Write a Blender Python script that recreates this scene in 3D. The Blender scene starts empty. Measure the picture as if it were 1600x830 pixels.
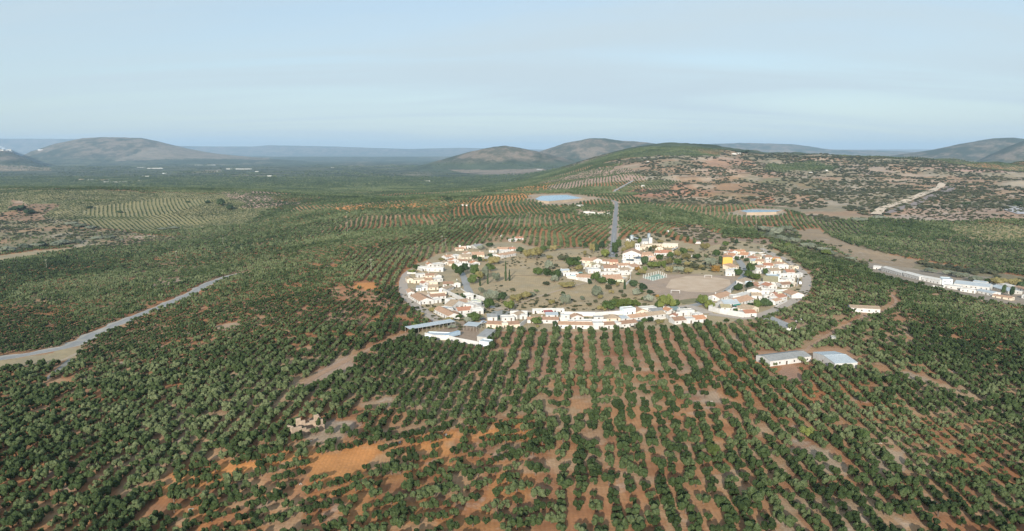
import bpy, bmesh, math, random
import numpy as np
from math import radians as R, sin, cos, tan, pi
from mathutils import Vector, Matrix

random.seed(7)
rng = np.random.default_rng(11)
SC = bpy.context.scene
COL = SC.collection

# ------------------------------------------------------------------ camera, light, sky
H = 120.0                      # height of the drone above the village
PITCH = R(9.3)
F = 1081.0                     # focal length in pixels of the 1600 px wide photograph
cd = bpy.data.cameras.new('camera')
cd.sensor_width = 36.0
cd.lens = F / 1600 * 36
cd.clip_start = 1.0
cd.clip_end = 120000
cam = bpy.data.objects.new('camera', cd)
COL.objects.link(cam)
cam.location = (0, 0, H)
cam.rotation_euler = (R(90) - PITCH, 0, 0)
SC.camera = cam

SUN_EL = R(19)                 # low afternoon sun behind the camera, a little to its left
SUN_AZ = R(10.5)               # the light travels this far to the right of straight ahead
ld = bpy.data.lights.new('sun', 'SUN')
ld.energy = 4.9
ld.angle = R(0.53)
ld.color = (1.0, 0.92, 0.81)
sun = bpy.data.objects.new('sun', ld)
COL.objects.link(sun)
sd = Vector((sin(SUN_AZ) * cos(SUN_EL), cos(SUN_AZ) * cos(SUN_EL), -sin(SUN_EL)))
sun.rotation_euler = sd.to_track_quat('-Z', 'Y').to_euler()
sun.location = (0, -200, 600)

W = bpy.data.worlds.new("World")
SC.world = W
W.use_nodes = True
nt = W.node_tree
nt.nodes.clear()
def wn(t): return nt.nodes.new(t)
sky = wn('ShaderNodeTexSky')
sky.sky_type = 'NISHITA'
sky.sun_disc = False
sky.sun_elevation = SUN_EL
sky.sun_rotation = math.atan2(-sd.x, -sd.y)
sky.air_density = 1.0
sky.dust_density = 0.7
sky.ozone_density = 2.0
bg = wn('ShaderNodeBackground'); bg.inputs[1].default_value = 0.105
out = wn('ShaderNodeOutputWorld')
# a high veil of thin cirrus, laid out by direction on the sky
tc = wn('ShaderNodeTexCoord'); sep = wn('ShaderNodeSeparateXYZ')
nt.links.new(tc.outputs['Generated'], sep.inputs[0])
zz = wn('ShaderNodeMath'); zz.operation = 'MAXIMUM'; zz.inputs[1].default_value = 0.0
nt.links.new(sep.outputs[2], zz.inputs[0])
za = wn('ShaderNodeMath'); za.operation = 'ADD'; za.inputs[1].default_value = 0.12
nt.links.new(zz.outputs[0], za.inputs[0])
dx = wn('ShaderNodeMath'); dx.operation = 'DIVIDE'
dy = wn('ShaderNodeMath'); dy.operation = 'DIVIDE'
nt.links.new(sep.outputs[0], dx.inputs[0]); nt.links.new(za.outputs[0], dx.inputs[1])
nt.links.new(sep.outputs[1], dy.inputs[0]); nt.links.new(za.outputs[0], dy.inputs[1])
cmb = wn('ShaderNodeCombineXYZ')
nt.links.new(dx.outputs[0], cmb.inputs[0]); nt.links.new(dy.outputs[0], cmb.inputs[1])
mp = wn('ShaderNodeMapping'); mp.inputs['Rotation'].default_value = (0, 0, R(28)); mp.inputs['Scale'].default_value = (0.42, 1.5, 1)
nt.links.new(cmb.outputs[0], mp.inputs[0])
nz = wn('ShaderNodeTexNoise'); nz.inputs['Scale'].default_value = 0.55; nz.inputs['Detail'].default_value = 6; nz.inputs['Roughness'].default_value = 0.52; nz.inputs['Distortion'].default_value = 0.7
nt.links.new(mp.outputs[0], nz.inputs[0])
cr = wn('ShaderNodeMapRange'); cr.inputs[1].default_value = 0.36; cr.inputs[2].default_value = 0.66; cr.inputs[3].default_value = 0.55; cr.inputs[4].default_value = 0.98
cr.interpolation_type = 'SMOOTHSTEP'
nt.links.new(nz.outputs[0], cr.inputs[0])
mx = wn('ShaderNodeMixRGB'); mx.inputs[2].default_value = (4.15, 4.95, 5.4, 1)
nt.links.new(cr.outputs[0], mx.inputs[0]); nt.links.new(sky.outputs[0], mx.inputs[1])
nt.links.new(mx.outputs[0], bg.inputs[0]); nt.links.new(bg.outputs[0], out.inputs[0])

SC.view_settings.view_transform = 'Standard'
SC.view_settings.look = 'None'
SC.view_settings.gamma = 1.0
SC.view_settings.exposure = 0.5
SC.view_settings.use_curve_mapping = False
try:
    SC.cycles.volume_bounces = 0
    SC.cycles.volume_step_rate = 4
    SC.cycles.max_bounces = 5
    SC.cycles.diffuse_bounces = 3
except Exception:
    pass

# ------------------------------------------------------------------ noise and terrain
def _h(ix, iy, s):
    n = (ix.astype(np.int64) * 374761393 + iy.astype(np.int64) * 668265263 + s * 974634777) & 0xFFFFFFFF
    n = ((n ^ (n >> 13)) * 1274126177) & 0xFFFFFFFF
    n = ((n ^ (n >> 16)) * 2246822519) & 0xFFFFFFFF
    return ((n ^ (n >> 15)) & 0xFFFFFF) / float(0xFFFFFF)
def vn(x, y, s=0):
    ix = np.floor(x); iy = np.floor(y)
    fx = x - ix; fy = y - iy
    fx = fx * fx * fx * (fx * (fx * 6 - 15) + 10); fy = fy * fy * fy * (fy * (fy * 6 - 15) + 10)
    a = _h(ix, iy, s); b = _h(ix + 1, iy, s); c = _h(ix, iy + 1, s); d = _h(ix + 1, iy + 1, s)
    return (a + (b - a) * fx + (c - a) * fy + (a - b - c + d) * fx * fy) * 2 - 1
def fbm(x, y, s=0, o=4, g=0.5):
    t = 0; a = 1.0; n = 0
    for i in range(o):
        t = t + a * vn(x * 2 ** i + 17.3 * i, y * 2 ** i - 9.1 * i, s + i); n += a; a *= g
    return t / n
def ridged(x, y, s=0, o=4, g=0.5):
    t = 0; a = 1.0; n = 0
    for i in range(o):
        t = t + a * (1 - 2 * np.abs(vn(x * 2 ** i + 31.7 * i, y * 2 ** i + 5.9 * i, s + i))); n += a; a *= g
    return t / n
def sst(a, b, v):
    t = np.clip((v - a) / (b - a), 0, 1)
    return t * t * (3 - 2 * t)

TU = [-300, 0, 200, 400, 600, 800, 1000, 1200, 1400, 1600, 1900]
TD = [60, 200, 350, 500, 700, 950, 1250, 1600, 2100, 2800, 3800, 5200, 7000, 10000, 20000, 50000]
TZ = np.array([
 [-5, -10, -16, -25, -38, -45, -48, -28, 8, -24, -50, -50, -50, -50, -50, -50],
 [-4, -8, -12, -22, -34, -44, -47, -26, 12, -22, -50, -50, -50, -50, -50, -50],
 [-3, -6, -9, -16, -26, -38, -46, -31, 8, -26, -50, -50, -50, -50, -50, -50],
 [0, -1, -3, -6, -14, -24, -33, -32, 2, -32, -50, -50, -50, -50, -50, -50],
 [0, 0, 0, 0, -1, -6, -9, 3, -18, -38, -50, -50, -50, -50, -50, -50],
 [0, 0, 0, 0, 0, 0, 0, 5, 4, -14, -34, -46, -50, -50, -50, -50],
 [0, 0, 0, 0, 0, 0, 0, 5, 26, 84, 150, 96, 0, -45, -50, -50],
 [0, 0, 0, 0, 0, -2, -8, -4, 26, 78, 112, 70, -10, -50, -50, -50],
 [0, 0, 0, -3, -11, -27, -13, 8, 32, 73, 70, 20, -30, -50, -50, -50],
 [-2, -3, -5, -12, -22, -32, -12, 10, 30, 51, 36, 0, -40, -50, -50, -50],
 [-2, -3, -5, -14, -24, -32, -14, 8, 30, 46, 30, 0, -40, -50, -50, -50]], float)
_lu = np.array([(p - 800) / F for p in TU]); _ld = np.log(np.array(TD, float))
def _cr(p0, p1, p2, p3, t):
    return p1 + 0.5 * t * (p2 - p0 + t * (2 * p0 - 5 * p1 + 4 * p2 - p3 + t * (3 * (p1 - p2) + p3 - p0)))
def ctrl(x, y):
    yy = np.clip(y, 60, 49000)
    u = np.clip(x / np.maximum(y, 120), _lu[0], _lu[-1] - 1e-4)
    fu = np.interp(u, _lu, np.arange(len(TU))); fd = np.interp(np.log(yy), _ld, np.arange(len(TD)))
    iu = np.clip(fu.astype(int), 0, len(TU) - 2); idd = np.clip(fd.astype(int), 0, len(TD) - 2)
    tu = fu - iu; td = fd - idd
    rows = []
    for k in (-1, 0, 1, 2):
        r = np.clip(iu + k, 0, len(TU) - 1)
        v = [TZ[r, np.clip(idd + j, 0, len(TD) - 1)] for j in (-1, 0, 1, 2)]
        rows.append(_cr(*v, td))
    return _cr(*rows, tu)
def y2z(py, D):                                    # height that a point D metres ahead needs to show on row py
    e = np.arctan((415 - np.asarray(py, float)) / F) - PITCH
    return H + D * np.tan(e)
MOUNT = [  # distance, thickness, roughness, ridge line
 (8200, 1500, .22, [(-600, 215), (-300, 222), (-100, 226), (0, 231), (20, 236), (45, 246), (70, 257), (100, 270)]),
 (12500, 2300, .20, [(10, 262), (40, 246), (60, 237), (100, 225), (140, 217), (170, 215), (230, 216), (260, 223), (300, 233), (340, 240), (400, 246), (480, 252), (520, 262)]),
 (7200, 900, .20, [(600, 275), (690, 251), (730, 239), (770, 230), (790, 228), (812, 231), (850, 240), (900, 254), (960, 275)]),
 (9500, 1300, .18, [(760, 262), (840, 238), (880, 225), (920, 217), (945, 217), (970, 221), (1000, 223), (1050, 228), (1100, 233), (1200, 243), (1300, 260)]),
 (17000, 2200, .15, [(1000, 245), (1040, 232), (1090, 226), (1150, 224), (1230, 225), (1260, 229), (1290, 234), (1400, 237), (1500, 243), (1600, 250)]),
 (9200, 1700, .20, [(1320, 262), (1350, 250), (1400, 241), (1450, 234), (1490, 225), (1540, 217), (1570, 216), (1600, 219), (1700, 225), (1900, 235)]),
 (7300, 900, .22, [(1500, 262), (1545, 239), (1580, 224), (1600, 216), (1640, 211), (1720, 214), (2000, 216), (2300, 225)]),
 (30000, 3500, .05, [(-600, 220), (0, 217), (130, 217), (200, 226), (280, 228), (340, 229), (400, 229), (425, 227), (520, 229), (640, 233), (720, 231), (800, 233), (900, 235), (1300, 234), (1700, 233), (2000, 228)]),
]
VC = (90.0, 690.0); VR = (215.0, 262.0)            # the village plateau
def zf(x, y):
    x = np.asarray(x, float); y = np.asarray(y, float)
    z = ctrl(x, y)
    d = np.hypot((x - VC[0]) / VR[0], (y - VC[1]) / VR[1])
    vm = sst(1.0, 1.45, d)
    z = z * vm
    far = sst(500, 1600, y)
    bad = sst(0.12, 0.26, x / np.maximum(y, 1)) * sst(1400, 2000, y) * (1 - sst(4500, 6000, y))
    n = fbm(x / 190, y / 190, 3, 3) * (2.4 + 4.0 * far) + fbm(x / 43, y / 43, 9, 2) * 0.7
    bad = bad * (1 - .75 * np.exp(-((x - 1090) / 330) ** 2 - ((y - 1900) / 420) ** 2))
    n = n + bad * (ridged(x / 480, y / 380, 21, 5, .55) * 24 + fbm(x / 120, y / 120, 23, 3) * 7)
    n = n * (1 - 0.85 * sst(2600, 3400, y) * (1 - bad))
    z = z + n * vm
    px = 800 + F * x / np.maximum(y, 500)
    for D, wd, ro, pts in MOUNT:
        m = np.abs(y - D) < wd * 2.6
        if not np.any(m): continue
        xs, ys, zs = x[m] if x.ndim else x, y[m] if x.ndim else y, z[m] if x.ndim else z
        p = px[m] if x.ndim else px
        pk = y2z(np.interp(p, [q[0] for q in pts], [q[1] for q in pts]), D)
        r = ridged(xs / (wd * .62), ys / (wd * .62), 40, 6, .62)
        fo = np.exp(-((ys - D - 0.10 * wd * r) / (wd * 0.62)) ** 2)
        e = np.maximum(pk - zs, 0) * fo * (1 + ro * r * 3.2 * (1.10 - fo)) + 6 * fbm(xs / 260, ys / 260, 77, 3) * fo + np.minimum(np.maximum(pk - zs, 0), 160) * .30 * ridged(xs / (wd * .17), ys / (wd * .22), 44, 3, .5) * fo * (1.02 - fo)
        if x.ndim: z[m] = zs + e
        else: z = zs + e
    return z

CP, SP = cos(PITCH), sin(PITCH)
def ray(px, py):
    a = (px - 800) / F; b = (415 - py) / F
    return np.array([a, CP + b * SP, -SP + b * CP])
_YS = np.geomspace(70, 48000, 900)
def G(px, py):
    """the place on the ground that the photograph shows at px, py"""
    d = ray(px, py); k = d / d[1]
    zt = zf(k[0] * _YS, _YS); zr = H + k[2] * _YS
    i = np.nonzero(zr <= zt)[0]
    if len(i) == 0: return (k[0] * 20000, 20000.0, float(zf(np.array([k[0] * 20000]), np.array([20000.]))[0]))
    i = max(int(i[0]), 1)
    ys = np.linspace(_YS[i - 1], _YS[i], 24); zt = zf(k[0] * ys, ys); zr = H + k[2] * ys
    j = np.nonzero(zr <= zt)[0]; j = int(j[0]) if len(j) else 23
    y = ys[j]
    return (float(k[0] * y), float(y), float(zt[j]))
def Z(x, y): return float(zf(np.array([x]), np.array([y]))[0])
def mpp(y): return (y * CP + H * SP) / F           # metres per photo pixel at distance y
def gp(pts): return np.array([G(*p)[:2] for p in pts])
def pip(x, y, P):
    r = np.zeros(x.shape, bool)
    bb = (x >= P[:, 0].min()) & (x <= P[:, 0].max()) & (y >= P[:, 1].min()) & (y <= P[:, 1].max())
    if not bb.any(): return r
    X = x[bb]; Y = y[bb]; ins = np.zeros(X.shape, bool)
    n = len(P); j = n - 1
    for i in range(n):
        xi, yi = P[i]; xj, yj = P[j]
        if yi != yj:
            c = ((yi > Y) != (yj > Y)) & (X < (xj - xi) * (Y - yi) / (yj - yi) + xi)
            ins ^= c
        j = i
    r[bb] = ins
    return r
def near_line(x, y, P, w):
    r = np.zeros(x.shape, bool)
    for (x0, y0), (x1, y1) in zip(P[:-1], P[1:]):
        bb = (x > min(x0, x1) - w) & (x < max(x0, x1) + w) & (y > min(y0, y1) - w) & (y < max(y0, y1) + w)
        if not bb.any(): continue
        X = x[bb]; Y = y[bb]; L = (x1 - x0) ** 2 + (y1 - y0) ** 2 + 1e-9
        t = np.clip(((X - x0) * (x1 - x0) + (Y - y0) * (y1 - y0)) / L, 0, 1)
        r[bb] |= np.hypot(X - x0 - t * (x1 - x0), Y - y0 - t * (y1 - y0)) < w
    return r

# ------------------------------------------------------------------ helpers
def prop(o, label=None, cat=None, group=None, kind=None):
    if label: o['label'] = label
    if cat: o['category'] = cat
    if group: o['group'] = group
    if kind: o['kind'] = kind
    return o
def empty(name, loc, rz=0):
    o = bpy.data.objects.new(name, None); COL.objects.link(o)
    o.location = loc; o.rotation_euler = (0, 0, rz); o.empty_display_size = 0.5
    return o
def link(name, me, parent=None, loc=None, rz=None):
    o = bpy.data.objects.new(name, me); COL.objects.link(o)
    if parent: o.parent = parent
    if loc is not None: o.location = loc
    if rz is not None: o.rotation_euler = (0, 0, rz)
    return o
class MB:
    def __init__(s): s.v = []; s.f = []
    def add(s, vs, fs):
        n = len(s.v); s.v += [tuple(map(float, q)) for q in vs]; s.f += [tuple(i + n for i in f) for f in fs]
    def box(s, x0, x1, y0, y1, z0, z1):
        s.add([(x0, y0, z0), (x1, y0, z0), (x1, y1, z0), (x0, y1, z0), (x0, y0, z1), (x1, y0, z1), (x1, y1, z1), (x0, y1, z1)],
              [(0, 3, 2, 1), (4, 5, 6, 7), (0, 1, 5, 4), (1, 2, 6, 5), (2, 3, 7, 6), (3, 0, 4, 7)])
    def hexa(s, b, t):                               # bottom quad, top quad (both counter-clockwise from above)
        s.add(list(b) + list(t), [(0, 3, 2, 1), (4, 5, 6, 7), (0, 1, 5, 4), (1, 2, 6, 5), (2, 3, 7, 6), (3, 0, 4, 7)])
    def tube(s, p0, p1, r0, r1, n=8):
        p0 = Vector(p0); p1 = Vector(p1); d = (p1 - p0).normalized()
        a = d.orthogonal().normalized(); b = d.cross(a)
        vs = [p0 + (a * cos(2 * pi * i / n) + b * sin(2 * pi * i / n)) * r0 for i in range(n)] + [p1 + (a * cos(2 * pi * i / n) + b * sin(2 * pi * i / n)) * r1 for i in range(n)]
        fs = [(i, (i + 1) % n, n + (i + 1) % n, n + i) for i in range(n)] + [tuple(range(n))[::-1], tuple(range(n, 2 * n))]
        s.add(vs, fs)
    def mesh(s, name, mat):
        me = bpy.data.meshes.new(name); me.from_pydata(s.v, [], s.f); me.materials.append(mat); me.update()
        return me
    def build(s, name, mat, parent=None, loc=None, rz=None):
        return link(name, s.mesh(name, mat), parent, loc, rz)
MATS = {}
def mat(name, col, var=0.12, scale=1.5, rough=0.85, bump=0.0, kind='noise', col2=None, metal=0.0, coord='Object'):
    if name in MATS: return MATS[name]
    m = bpy.data.materials.new(name); m.use_nodes = True; t = m.node_tree
    b = t.nodes['Principled BSDF']; b.inputs['Roughness'].default_value = rough; b.inputs['Metallic'].default_value = metal
    b.inputs['Specular IOR Level'].default_value = 0.25
    c = t.nodes.new('ShaderNodeTexCoord'); n = t.nodes.new('ShaderNodeTexNoise'); n.inputs['Scale'].default_value = scale; n.inputs['Detail'].default_value = 5
    t.links.new(c.outputs[coord], n.inputs[0])
    oi = t.nodes.new('ShaderNodeObjectInfo')
    r = t.nodes.new('ShaderNodeMapRange'); r.inputs[1].default_value = 0.3; r.inputs[2].default_value = 0.7
    t.links.new(n.outputs[0], r.inputs[0])
    x = t.nodes.new('ShaderNodeMixRGB')
    c2 = col2 or tuple(k * (1 - 2 * var) for k in col)
    x.inputs[1].default_value = (*col, 1); x.inputs[2].default_value = (*c2, 1)
    t.links.new(r.outputs[0], x.inputs[0])
    last = x.outputs[0]
    hs = t.nodes.new('ShaderNodeHueSaturation')
    mr = t.nodes.new('ShaderNodeMapRange'); mr.inputs[3].default_value = 1 - var; mr.inputs[4].default_value = 1 + var * .6
    t.links.new(oi.outputs['Random'], mr.inputs[0]); t.links.new(mr.outputs[0], hs.inputs['Value']); t.links.new(last, hs.inputs['Color'])
    last = hs.outputs[0]
    if kind == 'tile':
        w = t.nodes.new('ShaderNodeTexWave'); w.inputs['Scale'].default_value = 1.25; w.inputs['Distortion'].default_value = 0.6; w.bands_direction = 'X'
        t.links.new(c.outputs['Object'], w.inputs[0])
        y = t.nodes.new('ShaderNodeMixRGB'); y.blend_type = 'MULTIPLY'; y.inputs[2].default_value = (.72, .68, .66, 1)
        wr = t.nodes.new('ShaderNodeMath'); wr.operation = 'MULTIPLY'; wr.inputs[1].default_value = 0.6
        t.links.new(w.outputs[0], wr.inputs[0]); t.links.new(wr.outputs[0], y.inputs[0]); t.links.new(last, y.inputs[1]); last = y.outputs[0]
        bm = t.nodes.new('ShaderNodeBump'); bm.inputs['Strength'].default_value = 0.5; bm.inputs['Distance'].default_value = 0.08
        t.links.new(w.outputs[0], bm.inputs['Height']); t.links.new(bm.outputs[0], b.inputs['Normal'])
    elif bump:
        bm = t.nodes.new('ShaderNodeBump'); bm.inputs['Strength'].default_value = bump; bm.inputs['Distance'].default_value = 0.1
        t.links.new(n.outputs[0], bm.inputs['Height']); t.links.new(bm.outputs[0], b.inputs['Normal'])
    t.links.new(last, b.inputs['Base Color'])
    MATS[name] = m
    return m
def foliage(name, c1, c2, c3=None):
    if name in MATS: return MATS[name]
    m = bpy.data.materials.new(name); m.use_nodes = True; t = m.node_tree
    b = t.nodes['Principled BSDF']; b.inputs['Roughness'].default_value = 0.75; b.inputs['Specular IOR Level'].default_value = 0.2
    oi = t.nodes.new('ShaderNodeObjectInfo'); g = t.nodes.new('ShaderNodeNewGeometry'); c = t.nodes.new('ShaderNodeTexCoord')
    n1 = t.nodes.new('ShaderNodeTexNoise'); n1.inputs['Scale'].default_value = 0.008; n1.inputs['Detail'].default_value = 3
    t.links.new(g.outputs['Position'], n1.inputs[0])
    n2 = t.nodes.new('ShaderNodeTexNoise'); n2.inputs['Scale'].default_value = 1.1; n2.inputs['Detail'].default_value = 4
    t.links.new(g.outputs['Position'], n2.inputs[0])
    def mth(op, a, bb):
        q = t.nodes.new('ShaderNodeMath'); q.operation = op
        for i, v in enumerate((a, bb)):
            if isinstance(v, (int, float)): q.inputs[i].default_value = v
            else: t.links.new(v, q.inputs[i])
        return q.outputs[0]
    f = mth('ADD', mth('MULTIPLY', oi.outputs['Random'], 0.60), mth('MULTIPLY', n2.outputs[0], 0.75))
    f = mth('ADD', f, mth('MULTIPLY', mth('SUBTRACT', n1.outputs[0], 0.5), 1.3))
    ta = t.nodes.new('ShaderNodeAttribute'); ta.attribute_type = 'INSTANCER'; ta.attribute_name = 'tint'
    f = mth('ADD', f, ta.outputs['Fac'])
    mr = t.nodes.new('ShaderNodeMapRange'); mr.inputs[1].default_value = 0.22; mr.inputs[2].default_value = 1.15
    t.links.new(f, mr.inputs[0])
    x = t.nodes.new('ShaderNodeValToRGB'); e = x.color_ramp.elements
    e[0].position = 0; e[0].color = (*c1, 1); e[1].position = 1; e[1].color = (*(c3 or c2), 1)
    k = e.new(0.5); k.color = (*c2, 1)
    t.links.new(mr.outputs[0], x.inputs[0]); t.links.new(x.outputs[0], b.inputs['Base Color'])
    MATS[name] = m
    return m

# ------------------------------------------------------------------ land use
RED = (.44, .19, .085); ORANGE = (.62, .275, .10); TAN = (.43, .31, .21); STRAW = (.42, .33, .20); BROWN = (.30, .20, .14)
PINK = (.47, .31, .24); GREENISH = (.17, .17, .09); GREY = (.36, .33, .30)
VILLAGE = [(626, 445), (634, 424), (680, 398), (725, 388), (765, 378), (812, 380), (850, 390), (945, 388), (975, 372), (1003, 362), (1030, 366), (1062, 377), (1110, 385), (1150, 376), (1200, 383), (1240, 404), (1270, 436), (1262, 462), (1232, 484), (1192, 498), (1165, 501), (1105, 508), (1060, 511), (1000, 514), (930, 518), (760, 517), (766, 543), (690, 534), (640, 522), (690, 507), (660, 494), (634, 472)]
# polygon, soil colour, orchard density, crown size, scrub density, painted far cover
ZONES = [
 ([(-400, 262), (700, 262), (700, 330), (-400, 330)], None, None, None, None, None),
 ([(-200, 296), (60, 294), (200, 298), (300, 302), (350, 303), (420, 322), (370, 352), (250, 362), (180, 357), (60, 340), (-200, 335)], (.30, .26, .13), .95, .62, 0.0, None),
 ([(-200, 330), (60, 336), (160, 355), (235, 366), (300, 370), (200, 385), (80, 382), (0, 396), (-200, 400)], (.27, .22, .13), .25, .8, 1.0, None),
 ([(0, 318), (75, 322), (70, 345), (40, 348), (0, 345)], (.30, .19, .12), .1, .8, 1.0, None),
 ([(-100, 408), (0, 399), (60, 391), (145, 383), (120, 389), (60, 398), (0, 408), (-100, 420)], STRAW, 0, 1, 0, None),
 ([(340, 302), (400, 298), (440, 303), (470, 318), (420, 322), (360, 318)], PINK, .8, .85, 0, None),
 ([(515, 330), (560, 322), (610, 317), (690, 318), (700, 312), (780, 304), (830, 304), (820, 312), (740, 322), (640, 326), (540, 332)], ORANGE, .62, .8, 0, None),
 ([(660, 338), (688, 339), (676, 350), (668, 352)], (.45, .25, .14), .7, 1, 0, None),
 ([(795, 297), (850, 287), (900, 270), (960, 260), (1000, 268), (1000, 279), (940, 284), (900, 293), (850, 298), (800, 302)], PINK, .55, .95, 0, None),
 ([(800, 297), (850, 284), (880, 284), (870, 292), (830, 298), (800, 301)], ORANGE, .5, .95, 0, None),
 ([(640, 258), (700, 254), (780, 256), (860, 258), (900, 250), (950, 243), (900, 262), (840, 268), (760, 270), (690, 268)], PINK, .25, 1, .8, None),
 ([(940, 255), (1000, 246), (1100, 243), (1170, 238), (1250, 242), (1400, 250), (1700, 266), (1700, 345), (1420, 342), (1290, 350), (1240, 330), (1150, 314), (1080, 300), (1000, 280)], (.33, .27, .185), 0, 1, 1.8, None),
 ([(1080, 252), (1160, 243), (1200, 258), (1230, 275), (1200, 285), (1120, 275)], (.39, .25, .17), 0, 1, 1.6, None),
 ([(965, 300), (1000, 292), (1060, 288), (1140, 283), (1190, 300), (1200, 312), (1140, 322), (1060, 324), (1000, 318)], (.46, .225, .14), 0, 1, 1.25, None),
 ([(980, 283), (1060, 278), (1085, 284), (1040, 292), (985, 297)], (.25, .20, .12), .9, .9, 0, None),
 ([(1040, 238), (1110, 240), (1105, 245), (990, 244), (955, 234), (985, 226), (1040, 232)], GREENISH, 1.0, 1, 0, None),
 ([(1190, 258), (1310, 258), (1320, 266), (1200, 266)], GREENISH, .9, 1, 0, None),
 ([(1280, 352), (1330, 342), (1420, 339), (1500, 348), (1720, 365), (1720, 436), (1600, 428), (1500, 414), (1430, 402), (1370, 394), (1320, 380), (1290, 366)], (.27, .20, .12), 1.0, 1.0, 0, None),
 ([(1480, 352), (1560, 348), (1610, 358), (1600, 372), (1540, 378), (1500, 368)], (.34, .27, .14), .8, .7, 0, None),
 ([(1243, 360), (1278, 357), (1292, 367), (1330, 383), (1400, 400), (1470, 412), (1520, 422), (1600, 436), (1600, 444), (1500, 432), (1420, 420), (1370, 412), (1330, 402), (1290, 384), (1255, 376)], (.36, .265, .175), 0, 1, .1, None),
 ([(1178, 352), (1243, 356), (1250, 374), (1300, 392), (1330, 402), (1370, 414), (1350, 416), (1290, 404), (1240, 386), (1185, 366)], (.25, .2, .12), .1, 1, 2.2, None),
 ([(1420, 420), (1500, 432), (1600, 444), (1700, 455), (1700, 440), (1600, 432), (1500, 418), (1440, 408)], (.27, .22, .13), 0, 1, 1.6, None),
 ([(1050, 356), (1090, 352), (1125, 366), (1130, 374), (1080, 374), (1055, 366)], TAN, 0, 1, .7, None),
 ([(1080, 372), (1200, 374), (1210, 384), (1100, 386)], (.37, .26, .18), .1, 1, .6, None),
 ([(1380, 342), (1420, 324), (1600, 326), (1700, 330), (1700, 346), (1500, 346), (1440, 344)], (.42, .31, .24), 0, 1, .8, None),
 # sparse and bare ground near the camera
 ([(205, 750), (330, 722), (470, 700), (560, 690), (640, 678), (760, 660), (830, 648), (860, 690), (850, 850), (330, 850)], (.48, .225, .095), .92, 1, 0, None),
 ([(215, 748), (400, 722), (500, 702), (620, 688), (740, 668), (830, 652), (835, 668), (720, 712), (600, 730), (470, 775), (330, 770), (240, 765)], ORANGE, .80, 1, 0, None),
 ([(830, 600), (900, 585), (1000, 582), (1125, 606), (1180, 680), (1230, 760), (1200, 850), (820, 850), (850, 690), (900, 640)], (.46, .245, .125), .92, 1, 0, None),
 ([(780, 517), (1080, 512), (1130, 560), (1060, 582), (990, 580), (800, 590)], (.43, .24, .145), 1.0, .95, 0, None),
 ([(495, 712), (585, 706), (575, 742), (545, 752), (480, 748)], ORANGE, 0, 1, 0, None),
 ([(470, 598), (545, 556), (549, 575), (520, 590), (475, 604)], (.44, .30, .21), 0, 1, 0, None),
 ([(480, 652), (560, 655), (552, 680), (500, 690), (455, 680)], (.36, .26, .19), .25, 1, 0, None),
 ([(1066, 611), (1120, 612), (1121, 630), (1075, 631)], (.42, .28, .2), .1, 1, 0, None),
 ([(550, 444), (588, 440), (590, 452), (556, 456)], ORANGE, 0, 1, 0, None),
 ([(515, 452), (545, 446), (612, 470), (610, 485), (560, 474), (520, 470)], (.46, .235, .125), .45, 1, 0, None),
 ([(460, 480), (560, 488), (600, 505), (540, 510), (470, 495)], (.42, .21, .12), .75, 1, 0, None),
 ([(1212, 572), (1235, 571), (1262, 592), (1258, 602), (1230, 595)], (.44, .25, .16), 0, 1, 0, None),
 ([(1190, 495), (1240, 500), (1262, 515), (1262, 524), (1225, 512)], (.44, .26, .17), .1, 1, 0, None),
 ([(905, 680), (946, 671), (940, 692), (908, 696)], (.45, .27, .16), 0, 1, 0, None),
 ([(1400, 580), (1440, 586), (1455, 597), (1405, 594)], TAN, 0, 1, 0, None),
 ([(1230, 690), (1260, 690), (1310, 720), (1330, 745), (1300, 742), (1250, 712)], TAN, .25, 1, 0, None),
 ([(1340, 690), (1420, 705), (1405, 760), (1360, 745)], TAN, .55, 1, 0, None),
 ([(0, 563), (60, 555), (128, 540), (134, 548), (110, 560), (60, 570), (0, 577), (-80, 586), (-80, 574)], STRAW, 0, 1, 0, None),
 ([(330, 510), (375, 502), (372, 510), (338, 518)], TAN, 0, 1, 0, None),
 ([(225, 440), (290, 432), (285, 446), (235, 450)], TAN, .5, 1, 0, None),
 ([(1278, 543), (1310, 542), (1345, 562), (1350, 576), (1304, 577.5), (1267, 565.5), (1200, 573), (1186, 560), (1190, 551)], (.46, .27, .16), 0, 1, 0, None),
 ([(1326, 480), (1378, 481), (1380, 495), (1328, 492)], (.44, .28, .18), 0, 1, 0, None),
 ([(1350, 408), (1480, 425), (1560, 436), (1640, 452), (1640, 482), (1560, 474), (1510, 466), (1470, 454), (1440, 446), (1360, 428)], (.36, .29, .22), 0, 1, 0, None),
 ([(817, 310), (840, 304), (885, 301), (920, 309), (915, 314), (880, 321), (835, 321)], (.45, .34, .24), 0, 1, 0, None),
 ([(1130, 333), (1150, 327), (1225, 327), (1225, 333), (1200, 339), (1160, 339)], (.42, .34, .25), 0, 1, 0, None),
 ([(900, 328), (952, 330), (952, 337), (900, 336)], TAN, .2, 1, 0, None),
 ([(765, 369), (822, 368), (822, 380), (765, 380)], None, .3, 1, 0, None),
 (VILLAGE, (.44, .345, .215), 0, 1, .5, None),
 ([(770, 402), (905, 398), (950, 400), (905, 425), (870, 445), (800, 470), (745, 450), (740, 420)], (.47, .355, .215), 0, 1, 1.0, None),
 ([(775, 484), (850, 462), (905, 445), (1000, 440), (1020, 470), (990, 480), (900, 486), (820, 486)], (.45, .34, .205), 0, 1, 1.0, None),
 ([(1040, 405), (1125, 400), (1128, 425), (1045, 425)], (.41, .33, .19), 0, 1, 1.4, None),
 ([(1003, 436), (1043, 428), (1155, 432), (1150, 445), (1120, 462), (1085, 471), (1045, 470), (1012, 455)], (.45, .335, .25), 0, 1, 0, None),
]
ZP = []
for z in ZONES[1:]:
    ZP.append((gp(z[0]), z[1:]))
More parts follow.
